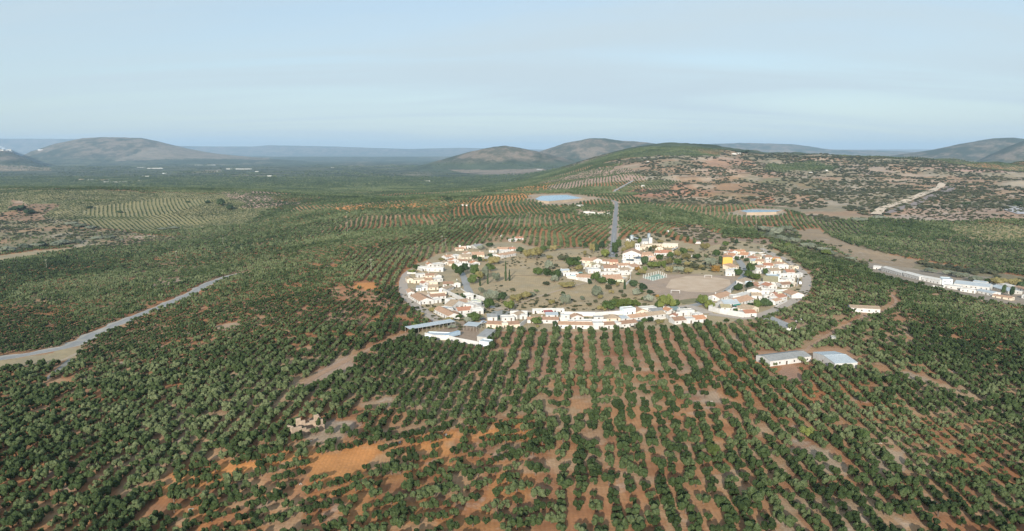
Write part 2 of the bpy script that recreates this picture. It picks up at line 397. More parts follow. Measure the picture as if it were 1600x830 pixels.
ROADS = {  # name: (photo points, width, material key)
 'road': ([(-130, 585), (-50, 571), (0, 561), (60, 551), (110, 541), (150, 521), (200, 500), (250, 480), (300, 458), (340, 438), (378, 427)], 8.0, 'asphalt'),
 'country_road': ([(956, 402), (958, 385), (960, 360), (962, 335), (963, 322), (962, 316), (950, 313), (934, 311)], 7.5, 'asphalt_dark'),
 'side_road': ([(957, 301), (968, 295), (980, 288), (990, 283)], 9, 'asphalt'),
 'dirt_track': ([(-60, 590), (0, 578), (60, 572), (100, 562), (132, 546)], 3, 'dirt'),
 'farm_track': ([(70, 594), (92, 578), (112, 560)], 3.5, 'gravel'),
 'orchard_track': ([(466, 604), (500, 585), (545, 562), (590, 540), (640, 520)], 4, 'redtrack'),
 'field_track': ([(1255, 562), (1262, 545), (1300, 520), (1345, 498), (1385, 484), (1400, 472), (1392, 459)], 2.6, 'redtrack'),
 'ring_road': ([(1188, 388), (1215, 400), (1240, 414), (1256, 428), (1261, 440), (1256, 456), (1240, 470), (1215, 482), (1192, 491), (1165, 497), (1135, 494), (1108, 491)], 8, 'dust'),
 'ring_track': ([(645, 421), (634, 430), (630, 445), (633, 460), (645, 474), (668, 490), (692, 506), (712, 510)], 8, 'dust'),
 'inner_street': ([(700, 404), (716, 418), (725, 435), (730, 450), (738, 463), (757, 477), (775, 481)], 6.5, 'asphalt'),
 'village_street': ([(1140, 395), (1152, 405), (1160, 415), (1164, 428), (1155, 440), (1142, 450), (1135, 456), (1110, 470), (1070, 480), (1020, 484)], 7, 'asphalt'),
 'front_street': ([(775, 481), (815, 486), (880, 489), (950, 486), (1000, 481), (1070, 479)], 5, 'dust'),
 'entry_street': ([(1068, 478), (1090, 482), (1106, 490)], 9, 'dust'),
 'park_path': ([(775, 486), (800, 478), (835, 466), (870, 455), (905, 445), (918, 442)], 3, 'path'),
 'narrow_path': ([(797, 431), (850, 430), (872, 429)], 1.5, 'path'),
 'canal_path': ([(808, 390), (860, 391), (900, 388), (945, 384)], 4, 'concrete_path'),
 'park_lane': ([(1040, 415), (1070, 410), (1100, 408), (1128, 407)], 3, 'concrete_path'),
 'hill_track': ([(1060, 277), (1110, 276), (1150, 272), (1185, 272)], 9, 'path'),
 'river_track': ([(1340, 300), (1345, 292), (1355, 286)], 6, 'path'),
 'crest_track': ([(1340, 270), (1400, 272), (1440, 268), (1480, 269)], 7, 'path'),
}
RP = {}
for k, (pts, w, m) in ROADS.items():
    P = gp(pts); Q = []
    n = len(P)
    for i in range(n - 1):
        p0 = P[max(i - 1, 0)]; p1 = P[i]; p2 = P[i + 1]; p3 = P[min(i + 2, n - 1)]
        L = max(2, int(np.hypot(*(p2 - p1)) / 4))
        for j in range(L):
            Q.append(_cr(p0, p1, p2, p3, j / L))
    Q.append(P[-1]); RP[k] = np.array(Q)

def classify(x, y):
    n = x.shape
    u = x / np.maximum(y, 60)
    a = fbm(x / 120, y / 120, 61, 3)[..., None]
    b = sst(-.25, .35, a)
    col = np.array((.42, .195, .09)) * (1 - b) + np.array((.42, .27, .155)) * b
    dens = np.full(n, 1.0); cs = np.full(n, 1.0); sc = np.zeros(n); veg = np.zeros(n)
    fw = sst(1200, 1900, y)
    xw = x + 3.0 * vn(x / 11, y / 11, 5) + fw * (fbm(x / 130, y / 130, 6, 4) * 75); yw = y + 3.0 * vn(x / 11, y / 11, 8) + fw * (fbm(x / 130, y / 130, 16, 4) * 110)
    for P, (c, d, k, s, v) in ZP:
        m = pip(xw, yw, P)
        if not m.any(): continue
        if c is not None: col[m] = c
        if d is not None: dens[m] = d
        if k is not None: cs[m] = k
        if s is not None: sc[m] = s
    nf = (y < 620)[:, None] * (dens > .02)[:, None]            # broken streaks of pale, red and brown earth
    s1 = sst(.05, .35, fbm(x / 16, y / 10, 84, 3))[:, None] * nf; s2 = sst(.05, .35, fbm(x / 11, y / 13, 85, 3))[:, None] * nf
    col = col * (1 - s1 * .55) + np.array((.47, .34, .22)) * s1 * .55
    col = col * (1 - s2 * .6) + np.array((.34, .145, .07)) * s2 * .6
    hb = ((sc > .5) & (y > 1150))[:, None] * 1.0              # hills: grass, red gullies and pale rock by turns
    n1 = sst(-.05, .35, fbm(x / 260, y / 260, 81, 4))[:, None]; n2 = sst(.05, .40, ridged(x / 210, y / 170, 82, 4))[:, None]; n3 = sst(.15, .4, fbm(x / 90, y / 90, 83, 3))[:, None]
    c2 = col * (1 - n1 * .75) + np.array((.185, .175, .095)) * n1 * .75
    c2 = c2 * (1 - n2 * .55) + np.array((.44, .25, .155)) * n2 * .55
    c2 = c2 * (1 - n3 * .45) + np.array((.56, .46, .36)) * n3 * .45
    col = col * (1 - hb) + c2 * hb
    return col, dens, cs, sc

# ------------------------------------------------------------------ the ground sheet
NY, NU = 800, 760
ys = np.concatenate([np.array([-3000, -1000, -300, -50, 30]), np.geomspace(60, 52000, NY)])
us = np.concatenate([np.array([-14, -6, -3, -1.8, -1.2]), np.linspace(-.96, .96, NU), np.array([1.2, 1.8, 3, 6, 14])])
YY, UU = np.meshgrid(ys, us, indexing='ij')
XX = UU * np.maximum(YY, 60)
ZZ = zf(XX.ravel(), np.maximum(YY.ravel(), 60)).reshape(XX.shape)
col, dens, _, scr = classify(XX.ravel(), YY.ravel())
xf, yf, zfv = XX.ravel(), YY.ravel(), ZZ.ravel()
# far land, past the last single trees: cover becomes colour
farw = sst(2900, 3500, yf)
bigN = fbm(xf / 900, yf / 500, 91, 4)
plain = np.array((.085, .11, .06)); field = np.array((.40, .31, .22)); 
g1 = np.maximum(sst(.26, .36, fbm(xf / 900, yf / 2600, 95, 4)), .35 * sst(-.1, .1, fbm(xf / 2200, yf / 3500, 96, 3)))[:, None]
far_col = plain * (1 - g1 * .6) + field * g1 * .6
# mountains: scrub and pale rock on the faces
alt = sst(0, 60, zfv) * sst(4700, 5600, yf)
rock = np.array((.27, .20, .15)); scrubc = np.array((.04, .05, .03))
rk = sst(-.05, .25, ridged(xf / 600, yf / 600, 51, 5, .6) + .8 * fbm(xf / 160, yf / 160, 52, 4))[:, None]
mcol = scrubc * (1 - rk) + rock * rk
far_col = far_col * (1 - alt[:, None]) + mcol * alt[:, None]
isbad = (scr > .5)
keep = isbad[:, None] | (dens[:, None] < .01)
mix = farw[:, None] * np.where(keep & (yf[:, None] < 5200), 0.45, 1.0)
col = col * (1 - mix) + far_col * mix
veg = farw * (1 - alt * .35) * np.where(isbad, .5, 1.0)
# tan fields and red washes far out on the plain
for P, c in (([(-60, 262), (80, 262), (80, 267), (-60, 269)], TAN), ([(75, 282), (140, 281), (140, 285), (80, 286)], TAN), ([(302, 268), (345, 265), (345, 269), (302, 271)], TAN),
             ([(180, 249), (420, 246), (420, 250), (180, 253)], (.3, .24, .18)), ([(430, 290), (520, 289), (560, 296), (540, 300), (440, 294)], (.33, .27, .2)), ([(640, 293), (680, 291), (672, 296), (650, 297)], TAN),
             ([(1440, 262), (1500, 262), (1610, 266), (1610, 270), (1500, 268)], PINK), ([(1300, 258), (1340, 256), (1400, 268), (1360, 274)], (.38, .29, .22)),
             ([(700, 265), (760, 266), (850, 263), (860, 266), (740, 272)], (.33, .25, .19))):
    m = pip(xf, yf, gp(P)); col[m] = c; veg[m] *= .45
me = bpy.data.meshes.new('ground')
nr, nc = XX.shape
idx = np.arange(nr * nc).reshape(nr, nc)
q = np.stack([idx[:-1, :-1], idx[:-1, 1:], idx[1:, 1:], idx[1:, :-1]], -1).reshape(-1, 4)
me.vertices.add(nr * nc); me.vertices.foreach_set('co', np.stack([xf, yf, zfv], -1).ravel().astype(np.float32))
me.loops.add(q.size); me.loops.foreach_set('vertex_index', q.ravel().astype(np.int32))
me.polygons.add(len(q)); me.polygons.foreach_set('loop_start', (np.arange(len(q)) * 4).astype(np.int32)); me.polygons.foreach_set('loop_total', np.full(len(q), 4, np.int32))
me.update(calc_edges=True)
me.polygons.foreach_set('use_smooth', np.ones(len(q), bool))
at = me.attributes.new('soil', 'FLOAT_COLOR', 'POINT')
at.data.foreach_set('color', np.concatenate([col, veg[:, None]], 1).astype(np.float32).ravel())
ground = link('ground', me); prop(ground, kind='structure')

m = bpy.data.materials.new('earth'); m.use_nodes = True; t = m.node_tree; B = t.nodes['Principled BSDF']
B.inputs['Roughness'].default_value = 0.95; B.inputs['Specular IOR Level'].default_value = 0.1
A = t.nodes.new('ShaderNodeAttribute'); A.attribute_name = 'soil'
gm = t.nodes.new('ShaderNodeNewGeometry')
def noise(s, d=5, r=.6):
    n = t.nodes.new('ShaderNodeTexNoise'); n.inputs['Scale'].default_value = s; n.inputs['Detail'].default_value = d; n.inputs['Roughness'].default_value = r
    t.links.new(gm.outputs['Position'], n.inputs[0]); return n.outputs[0]
def rng_(v, a, b, c, d):
    n = t.nodes.new('ShaderNodeMapRange'); n.inputs[1].default_value = a; n.inputs[2].default_value = b; n.inputs[3].default_value = c; n.inputs[4].default_value = d
    t.links.new(v, n.inputs[0]); return n.outputs[0]
def mixc(f, a, b, bt='MIX'):
    n = t.nodes.new('ShaderNodeMixRGB'); n.blend_type = bt
    for i, v in enumerate((f, a, b)):
        if isinstance(v, (int, float)): n.inputs[i].default_value = v
        elif isinstance(v, tuple): n.inputs[i].default_value = (*v, 1)
        else: t.links.new(v, n.inputs[i])
    return n.outputs[0]
c0 = mixc(rng_(noise(.035, 4), .35, .65, 0, 1), A.outputs['Color'], mixc(1.0, A.outputs['Color'], (.80, .86, .95), 'MULTIPLY'))
c0 = mixc(rng_(noise(.16, 6, .7), .40, .68, 0, .55), c0, mixc(1.0, c0, (.66, .66, .64), 'MULTIPLY'))
wv = t.nodes.new('ShaderNodeTexWave'); wv.bands_direction = 'X'; wv.inputs['Scale'].default_value = .19; wv.inputs['Distortion'].default_value = 5.0; wv.inputs['Detail'].default_value = 3; wv.inputs['Detail Scale'].default_value = .15
t.links.new(gm.outputs['Position'], wv.inputs[0])
c0 = mixc(rng_(wv.outputs[1], .3, 1.0, 0, .22), c0, mixc(1.0, c0, (.62, .60, .58), 'MULTIPLY'))   # furrows and wheel tracks
c0 = mixc(rng_(noise(.9, 5, .7), .52, .72, 0, .5), c0, mixc(.5, c0, (.13, .13, .07)))
c0 = mixc(rng_(noise(.06, 5, .6), .60, .72, 0, .6), c0, (.44, .38, .32))
vo = t.nodes.new('ShaderNodeTexVoronoi'); vo.inputs['Scale'].default_value = 1 / 9.0
t.links.new(gm.outputs['Position'], vo.inputs[0])
st = rng_(vo.outputs['Distance'], .30, .52, 1, 0)
vo2 = t.nodes.new('ShaderNodeTexVoronoi'); vo2.inputs['Scale'].default_value = 1 / 38.0
t.links.new(gm.outputs['Position'], vo2.inputs[0])
st2 = rng_(vo2.outputs['Distance'], .25, .55, .85, .1)
stm = t.nodes.new('ShaderNodeMath'); stm.operation = 'MAXIMUM'; t.links.new(st, stm.inputs[0]); t.links.new(st2, stm.inputs[1])
vm_ = t.nodes.new('ShaderNodeMath'); vm_.operation = 'MULTIPLY'; t.links.new(stm.outputs[0], vm_.inputs[0]); t.links.new(A.outputs['Alpha'], vm_.inputs[1])
n3 = t.nodes.new('ShaderNodeMath'); n3.operation = 'MULTIPLY'; t.links.new(rng_(noise(.0045, 9, .78), .47, .54, 0, 1.15), n3.inputs[0]); t.links.new(A.outputs['Alpha'], n3.inputs[1])
vm2 = t.nodes.new('ShaderNodeMath'); vm2.operation = 'MULTIPLY'; t.links.new(vm_.outputs[0], vm2.inputs[0]); vm2.inputs[1].default_value = .75
c0 = mixc(vm2.outputs[0], c0, (.055, .075, .036))
c0 = mixc(n3.outputs[0], c0, (.035, .050, .028))
t.links.new(c0, B.inputs['Base Color'])
bp = t.nodes.new('ShaderNodeBump'); bp.inputs['Strength'].default_value = .5; bp.inputs['Distance'].default_value = .5
t.links.new(noise(.7, 5, .6), bp.inputs['Height']); t.links.new(bp.outputs[0], B.inputs['Normal'])
me.materials.append(m)

# ------------------------------------------------------------------ roads, tracks, ponds
ROADM = {
 'asphalt': mat('asphalt', (.34, .34, .34), .12, .3, col2=(.28, .28, .275)),
 'asphalt_dark': mat('asphalt_dark', (.27, .27, .275), .1, .3),
 'dirt': mat('dirt_track', (.42, .34, .25), .12, .5), 'gravel': mat('gravel_track', (.30, .29, .26), .15, .5),
 'redtrack': mat('red_track', (.45, .29, .19), .15, .4), 'dust': mat('dusty_road', (.44, .38, .32), .12, .25, col2=(.38, .33, .29)),
 'path': mat('dirt_path', (.47, .37, .27), .1, .5), 'concrete_path': mat('concrete_path', (.34, .34, .27), .15, .4)}
def strip(name, Q, w, m, off=None, label=None, var=.12, seg=1):
    T = np.gradient(Q, axis=0); T /= np.maximum(np.hypot(T[:, 0], T[:, 1])[:, None], 1e-6)
    N = np.stack([-T[:, 1], T[:, 0]], -1)
    cols = []
    for s in (-.5, -.25, 0, .25, .5):
        wv = w * (1 + var * vn(Q[:, 0] / 9 + s * 7, Q[:, 1] / 9, 3)) if abs(s) == .5 else w
        p = Q + N * (s * wv)[..., None] if np.ndim(wv) else Q + N * s * wv
        cols.append(p)
    P = np.stack(cols, 1)
    o = off if off is not None else np.clip(.06 + (Q[:, 1] - 700) * .0005, .06, .9)
    z = zf(P[..., 0].ravel(), P[..., 1].ravel()).reshape(P.shape[:2])
    z = np.maximum(z, z.mean(1, keepdims=True)) + (o[:, None] if np.ndim(o) else o)
    v = np.concatenate([P, z[..., None]], -1).reshape(-1, 3); k = 5
    f = [(i * k + j, i * k + j + 1, (i + 1) * k + j + 1, (i + 1) * k + j) for i in range(len(Q) - 1) for j in range(k - 1)]
    me = bpy.data.meshes.new(name); me.from_pydata(v.tolist(), [], f); me.materials.append(m); me.update()
    if me.polygons[0].normal.z < 0: me.flip_normals()
    o = link(name, me); prop(o, label, kind='structure'); return o
for i, k in enumerate(RP):
    o_ = np.clip(.08 + .012 * i + (RP[k][:, 1] - 700) * .0005, .08, 1.2)
    strip(k, RP[k], ROADS[k][1], ROADM[ROADS[k][2]], off=o_)
sh = mat('road_shoulder', (.44, .34, .26), .12, .4)
strip('road_verge', RP['country_road'][:-6], 17, sh, off=np.clip(.03 + (RP['country_road'][:-6, 1] - 700) * .0003, .03, .6), var=.3)
strip('road_verge', RP['road'], 13, mat('road_gravel', (.38, .36, .32), .12, .4), off=.045, var=.4)
lm = mat('road_line', (.6, .6, .58), .05)
Q = RP['country_road'][:60]; strip('road_line', Q, .3, lm, off=np.clip(.16 + (Q[:, 1] - 700) * .0006, .16, 1.4), var=0)
def patch(name, pts, m, off, label=None, kind='structure', flat=None):
    P = gp(pts); bmm = bmesh.new()
    n = len(P); PP = []
    for i in range(n):
        a = P[i]; b = P[(i + 1) % n]; k = max(1, int(np.hypot(*(b - a)) / 8))
        for j in range(k): PP.append(a + (b - a) * j / k)
    vs = [bmm.verts.new((p[0], p[1], flat if flat is not None else Z(p[0], p[1]) + off)) for p in PP]
    f = bmm.faces.new(vs); bmm.normal_update()
    if f.normal.z < 0: f.normal_flip()
    bmesh.ops.triangulate(bmm, faces=bmm.faces[:])
    me = bpy.data.meshes.new(name); bmm.to_mesh(me); bmm.free(); me.materials.append(m)
    o = link(name, me); prop(o, label, kind=kind); return o
# ponds with a raised earth rim
wm = bpy.data.materials.new('pond_water'); wm.use_nodes = True
wb = wm.node_tree.nodes['Principled BSDF']; wb.inputs['Base Color'].default_value = (.16, .30, .44, 1); wb.inputs['Roughness'].default_value = .12
wnz = wm.node_tree.nodes.new('ShaderNodeTexNoise'); wnz.inputs['Scale'].default_value = .4; wbp = wm.node_tree.nodes.new('ShaderNodeBump'); wbp.inputs['Strength'].default_value = .15
wgc = wm.node_tree.nodes.new('ShaderNodeNewGeometry'); wm.node_tree.links.new(wgc.outputs['Position'], wnz.inputs[0])
wm.node_tree.links.new(wnz.outputs[0], wbp.inputs['Height']); wm.node_tree.links.new(wbp.outputs[0], wb.inputs['Normal'])
def pond(pts, rimw, label):
    P = gp(pts); c = P.mean(0)
    zz = max(Z(*p) for p in P) + 1.0
    n = len(P); o = P + (P - c) / np.hypot(*(P - c).T)[:, None] * rimw; i2 = P + (P - c) / np.hypot(*(P - c).T)[:, None] * rimw * .45
    b = MB(); vs = []; 
    for k in range(n): vs.append((*P[k], zz - .5))
    for k in range(n): vs.append((*i2[k], zz + .35))
    for k in range(n): vs.append((*(P[k] + (P[k] - c) / np.hypot(*(P[k] - c)) * rimw * .7), zz + .35))
    for k in range(n): vs.append((*o[k], Z(*o[k]) - 1.0))
    fs = []
    for r_ in range(3):
        for k in range(n): fs.append((r_ * n + k, r_ * n + (k + 1) % n, (r_ + 1) * n + (k + 1) % n, (r_ + 1) * n + k))
    b.add(vs, fs)
    prop(b.build('pond_bank', mat('pond_bank', (.42, .33, .24), .12, .1)), kind='structure')
    b = MB(); b.add([(*p, zz) for p in P], [tuple(range(n))]); ob = b.build('pond', wm)
    if ob.data.polygons[0].normal.z < 0: ob.data.flip_normals()
    prop(ob, label, kind='structure')
pond([(836, 313), (846, 308), (884, 305), (911, 311), (884, 316), (858, 318), (842, 316)], 6, 'long blue irrigation pond beyond the orchards left of the straight road')
pond([(1156, 332), (1170, 328), (1222, 330), (1210, 335), (1168, 336)], 5, 'small pale blue pond at the foot of the red hills on the right')
# embankment of pale earth climbing the right hills
eb = gp([(1368, 337), (1376, 329), (1400, 320), (1436, 308), (1458, 299), (1470, 292), (1475, 287)])
Qe = []
for i in range(len(eb) - 1):
    for j in range(8): Qe.append(eb[i] + (eb[i + 1] - eb[i]) * j / 8)
strip('embankment', np.array(Qe + [eb[-1]]), 19, mat('pale_earth', (.60, .49, .38), .08, .1), off=3.0, var=.15)
patch('embankment_field', [(1372, 338), (1402, 324), (1440, 311), (1478, 292), (1498, 291), (1470, 306), (1440, 318), (1400, 332)], mat('grey_earth', (.27, .23, .22), .1, .05), 1.0)
patch('gravel_field', [(1568, 322), (1600, 324), (1640, 326), (1640, 336), (1590, 335), (1570, 329)], mat('grey_gravel', (.42, .41, .43), .06, .05), 1.0)
patch('grey_paving', [(760, 497), (768, 488), (778, 483), (797, 487), (800, 499), (770, 503)], mat('grey_paving', (.34, .35, .34), .1, .3), .03)
patch('farm_yard', [(690, 531), (668, 522), (700, 512), (722, 502), (738, 504), (748, 512), (750, 539)], mat('yard_earth', (.36, .27, .2), .15, .3), .03)
patch('football_pitch', [(1048, 437), (1075, 431), (1110, 432), (1140, 437), (1142, 446), (1115, 457), (1075, 456), (1040, 449)], mat('pitch_dust', (.52, .41, .31), .12, .08, col2=(.42, .31, .22)), .02, 'pale bare dirt football pitch in the middle of the village')
patch('dry_grass_patch', [(1062, 469), (1110, 463), (1150, 452), (1140, 461), (1100, 472), (1066, 476)], mat('dry_verge', (.24, .22, .12), .2, .2), .015)

# ------------------------------------------------------------------ trees
def ico(sub):
    b = bmesh.new(); bmesh.ops.create_icosphere(b, subdivisions=sub, radius=1)
    v = np.array([q.co[:] for q in b.verts]); f = np.array([[w.index for w in q.verts] for q in b.faces]); b.free(); return v, f
ICO = {1: ico(1), 2: ico(2)}
def crown_mesh(name, m, seed, blobs, sub, nleaf, leaf, rx=1.0, z0=.25, z1=1.0, shape='round', jit=.22):
    """foliage in a unit volume: radius rx, from z0 to z1: leaf clumps of uneven lobes with loose sprays of leaves"""
    r = np.random.default_rng(seed); V = []; Fc = []; n = 0; bl = []
    zc = (z0 + z1) / 2; zh = (z1 - z0) / 2
    for i in range(blobs):
        a = r.uniform(0, 2 * pi) if i else 0
        if shape == 'olive':                           # three stems, each with a head of its own
            L = i % 3; la = L * 2.094 + seed; lc = np.array([cos(la), sin(la), 0]) * rx * .50
            q = r.uniform(0, .26); e = r.uniform(-.6, .8) if i > 2 else .1
            c = lc + np.array([rx * q * cos(a), rx * q * sin(a), zc + zh * e * .55 + (L - 1) * .12 * zh]); s = rx * r.uniform(.26, .36) * (1.25 if blobs < 4 else 1); sz = zh * r.uniform(.40, .55) * (1.6 if blobs < 4 else 1)
            v, f = ICO[sub]; w = v * (1 + r.normal(0, jit, (len(v), 1))) * np.array([s, s, sz]) + c
            V.append(w); Fc.append(f + n); n += len(v); bl.append((c, s, sz)); continue
        if shape == 'cypress':
            h = (i + .5) / blobs; rr = .35 * rx * r.uniform(0, .5); c = np.array([rr * cos(a), rr * sin(a), z0 + (z1 - z0) * h]); s = rx * (.98 - .8 * abs(h - .3) ** 1.1) * r.uniform(.8, 1.0); sz = (z1 - z0) / blobs * 1.25
        else:
            q = r.uniform(.25, .66) if i else 0; e = r.uniform(-.55, .75) if i else .1
            c = np.array([rx * q * cos(a), rx * q * sin(a), zc + zh * e * .62]); s = rx * r.uniform(.34, .52); sz = zh * r.uniform(.42, .62)
        v, f = ICO[sub]; d = 1 + r.normal(0, jit, (len(v), 1))
        w = v * d * np.array([s, s, sz]) + c
        V.append(w); Fc.append(f + n); n += len(v); bl.append((c, s, sz))
    for i in range(nleaf):
        c, s, sz = bl[r.integers(len(bl))]
        d = r.normal(size=3); d /= np.linalg.norm(d); d[2] = abs(d[2]) * .9 - .15 if shape != 'cypress' else d[2]
        p = c + d * np.array([s, s, sz]) * r.uniform(.9, 1.3)
        a = r.normal(size=3); a /= np.linalg.norm(a); b = np.cross(a, d + .3 * r.normal(size=3)); b /= np.linalg.norm(b) + 1e-6
        L = leaf * r.uniform(.6, 1.4)
        V.append(np.array([p - a * L, p + a * L, p + b * L * 1.3, p - b * L * .5])); Fc.append(np.array([[n, n + 1, n + 2], [n, n + 3, n + 1]])); n += 4
    me = bpy.data.meshes.new(name); me.from_pydata(np.concatenate(V).tolist(), [], np.concatenate(Fc).tolist()); me.materials.append(m); me.update(); return me
def trunk_mesh(name, m, h, r0, fork=True):
    b = MB()
    b.tube((0, 0, -.15), (0.02, 0, h * .5), r0, r0 * .75, 7)
    if fork:
        for a in (0.3, 2.4, 4.4): b.tube((0, 0, h * .45), (cos(a) * .34, sin(a) * .34, h * 1.25), r0 * .6, r0 * .25, 5)
    else: b.tube((0, 0, h * .5), (0, 0, h * 1.4), r0 * .75, r0 * .4, 6)
    return b.mesh(name, m)
BARK = mat('bark', (.16, .12, .09), .2, 3)
OLIVE = foliage('olive_leaves', (.016, .029, .008), (.043, .066, .021), (.122, .144, .068))
# olive crowns are about 2.4 m in radius and 4 m high: meshes are in metres
def olive_crown(i, blobs, sub, nleaf, leaf, rx=2.45, z0=.35, z1=3.9): return crown_mesh('olive_crown', OLIVE, 100 + i, blobs, sub, nleaf, leaf, rx, z0, z1, 'olive')
NEARC = [olive_crown(i, 18, 1, 420, .17) for i in range(6)]
MIDC = [olive_crown(20 + i, 9, 1, 60, .30) for i in range(4)]
FARC = [olive_crown(40 + i, 3, 1, 0, .5, 2.55, .1, 3.7) for i in range(3)]
TRUNK = trunk_mesh('olive_trunk', BARK, 1.3, .26)

# orchard parcels, each with rows of its own direction
seeds = []
for gy in range(0, 15):
    yb = 60 + gy * 235
    for gx in range(-15, 16):
        x = gx * 225 + rng.uniform(-75, 75); y = yb + rng.uniform(-75, 75)
        if abs(x) < max(y, 60) * .95 + 260: seeds.append((x, y))
seeds = np.array(seeds); PTS = []
for k, (sx, sy) in enumerate(seeds):
    near = seeds[np.hypot(seeds[:, 0] - sx, seeds[:, 1] - sy) < 620]
    ang = R(-2 + rng.normal(0, 2.5 if sy < 700 else 6)) + (R(90) if rng.random() < .08 and sy > 600 else 0) + (R(rng.uniform(-40, 40)) if sy > 900 and rng.random() < .6 else 0)
    spx = rng.uniform(6.2, 6.8); spy = rng.uniform(3.5, 4.0)
    if 320 < sy < 520 and -60 < sx < 220: spx = 7.6; spy = 3.9; ang = R(-2)
    sz_ = 1.0
    if sy < 560 and (sx < -60 or sx > 200) and rng.random() < .6: spx = rng.uniform(5.3, 5.8); spy = rng.uniform(3.4, 3.8); sz_ = .80    # close-planted parcels of small trees
    if sy > 560: spx += 1.4; spy += .2
    if sy > 1000: spx += 1.0; spy += .3
    if sy > 2000: spx += .8; spy += .8
    n1 = int(230 / spx); n2 = int(230 / spy)
    i, j = np.meshgrid(np.arange(-n1, n1 + 1) * spx, np.arange(-n2, n2 + 1) * spy, indexing='ij')
    i = i.ravel(); j = j.ravel()
    i = i + 3.0 * np.sin(j / 75 + k)                                  # rows that follow the slope
    i = i + 1.2 * vn(i / 60 + k, j / 50, 12) + rng.normal(0, .3, i.shape); j = j + rng.normal(0, .5, j.shape)
    x = sx + i * cos(ang) - j * sin(ang); y = sy + i * sin(ang) + j * cos(ang)
    ok = (y > 165) & (y < 3500) & (np.abs(x) < y * .93 + 70)
    x, y = x[ok], y[ok]
    if len(x) == 0: continue
    dd = np.hypot(x[:, None] - near[None, :, 0], y[:, None] - near[None, :, 1])
    own = np.hypot(x - sx, y - sy)
    ok = own <= dd.min(1) + 1e-6
    PTS.append(np.stack([x[ok], y[ok], np.full(ok.sum(), rng.uniform(-.16, .16)), np.full(ok.sum(), sz_)], -1))
PTS = np.concatenate(PTS)
# parcels whose outline and row direction the photograph shows
OWN = [([(200, 752), (470, 692), (640, 674), (830, 642), (858, 700), (862, 900), (300, 900)], -62, 7.6, 3.9, .98),
       ([(764, 514), (1105, 506), (1192, 503), (1150, 586), (1000, 584), (812, 590)], -2, 7.9, 3.6, 1.02),
       ([(548, 560), (640, 524), (764, 545), (812, 590), (832, 640), (640, 672), (556, 690)], -2, 5.1, 3.8, .86),
       ([(812, 590), (1000, 584), (1150, 586), (1215, 700), (1240, 900), (862, 900), (858, 700), (832, 640)], -3, 6.0, 4.5, 1.0),
       ([(1215, 600), (1290, 580), (1345, 575), (1400, 475), (1600, 470), (1760, 640), (1600, 650), (1400, 650)], -5, 6.2, 3.7, .88)]
for pts_, a_, sx_p, sy_p, z_ in OWN:
    Pp = gp([(q[0], min(q[1], 860)) for q in pts_]); Pp = np.where(np.isfinite(Pp), Pp, 0)
    PTS = PTS[~pip(PTS[:, 0], PTS[:, 1], Pp)]
    c_ = Pp.mean(0); Rr = np.hypot(*(Pp - c_).T).max() + 10; a_ = R(a_)
    i, j = np.meshgrid(np.arange(-Rr, Rr, sx_p), np.arange(-Rr, Rr, sy_p), indexing='ij'); i = i.ravel(); j = j.ravel()
    i = i + 4.0 * np.sin(j / 55) + 1.2 * vn(i / 60, j / 50, 12) + rng.normal(0, .85 if sy_p > 4.2 else .33, i.shape); j = j + rng.normal(0, .95 if sy_p > 4.2 else .5, j.shape)
    x = c_[0] + i * cos(a_) - j * sin(a_); y = c_[1] + i * sin(a_) + j * cos(a_)
    ok = pip(x, y, Pp) & (y > 150)
    PTS = np.concatenate([PTS, np.stack([x[ok], y[ok], np.full(ok.sum(), rng.uniform(-.08, .08)), np.full(ok.sum(), z_)], -1)])
x, y = PTS[:, 0], PTS[:, 1]
_, dn, cs, scd = classify(x, y)
gap = fbm(x / 26, y / 26, 71, 3) + .5 * fbm(x / 7, y / 7, 73, 2)
dn = dn * np.where(y < 1200, np.where(gap > .55, .30, .985), .97)
ok = rng.random(len(x)) < dn
for k, P in RP.items():
    ok &= ~near_line(x, y, P, ROADS[k][1] / 2 + (2.2 if k != 'road' else 5.5))
# a dark wedge of the far side of the crest is out of sight; drop what stands in the ponds' banks
PTS, cs = PTS[ok], cs[ok]; x, y = PTS[:, 0], PTS[:, 1]; z = zf(x, y)
size = np.where(rng.random(len(x)) < .05, .6, 1.0) * rng.normal(1.0, .19, len(x)).clip(.5, 1.45) * cs * PTS[:, 3] * (1 + .12 * fbm(x / 90, y / 90, 72, 2))
print('olives', len(x))
ax = (y * CP + (H - z) * SP); ipx = 800 + F * x / ax; ipy = 415 + F * ((H - z) * CP - y * SP) / ax * 1.0
inview = (ipx > 4) & (ipx < 1596) & (ipy < 846)
order = np.argsort(np.where(inview, ax / size, 1e9))[:300]
sel = np.zeros(len(x), bool); sel[order] = True
def copy_tree(src, loc, rz, sc, label, group):
    r = src.copy(); COL.objects.link(r); r.location = loc; r.rotation_euler = (0, 0, rz); r.scale = sc
    r['label'] = label; r['group'] = group
    for ch in src.children:
        c = ch.copy(); COL.objects.link(c); c.parent = r
    return r
protos = []
def make_tree(name, cat, crown, trunk, label, group):
    e = empty(name, (0, 0, 0)); prop(e, label, cat, group)
    link('trunk', trunk, e); link('crown', crown, e); return e
seg = ['far left', 'left of centre', 'centre', 'right of centre', 'far right']
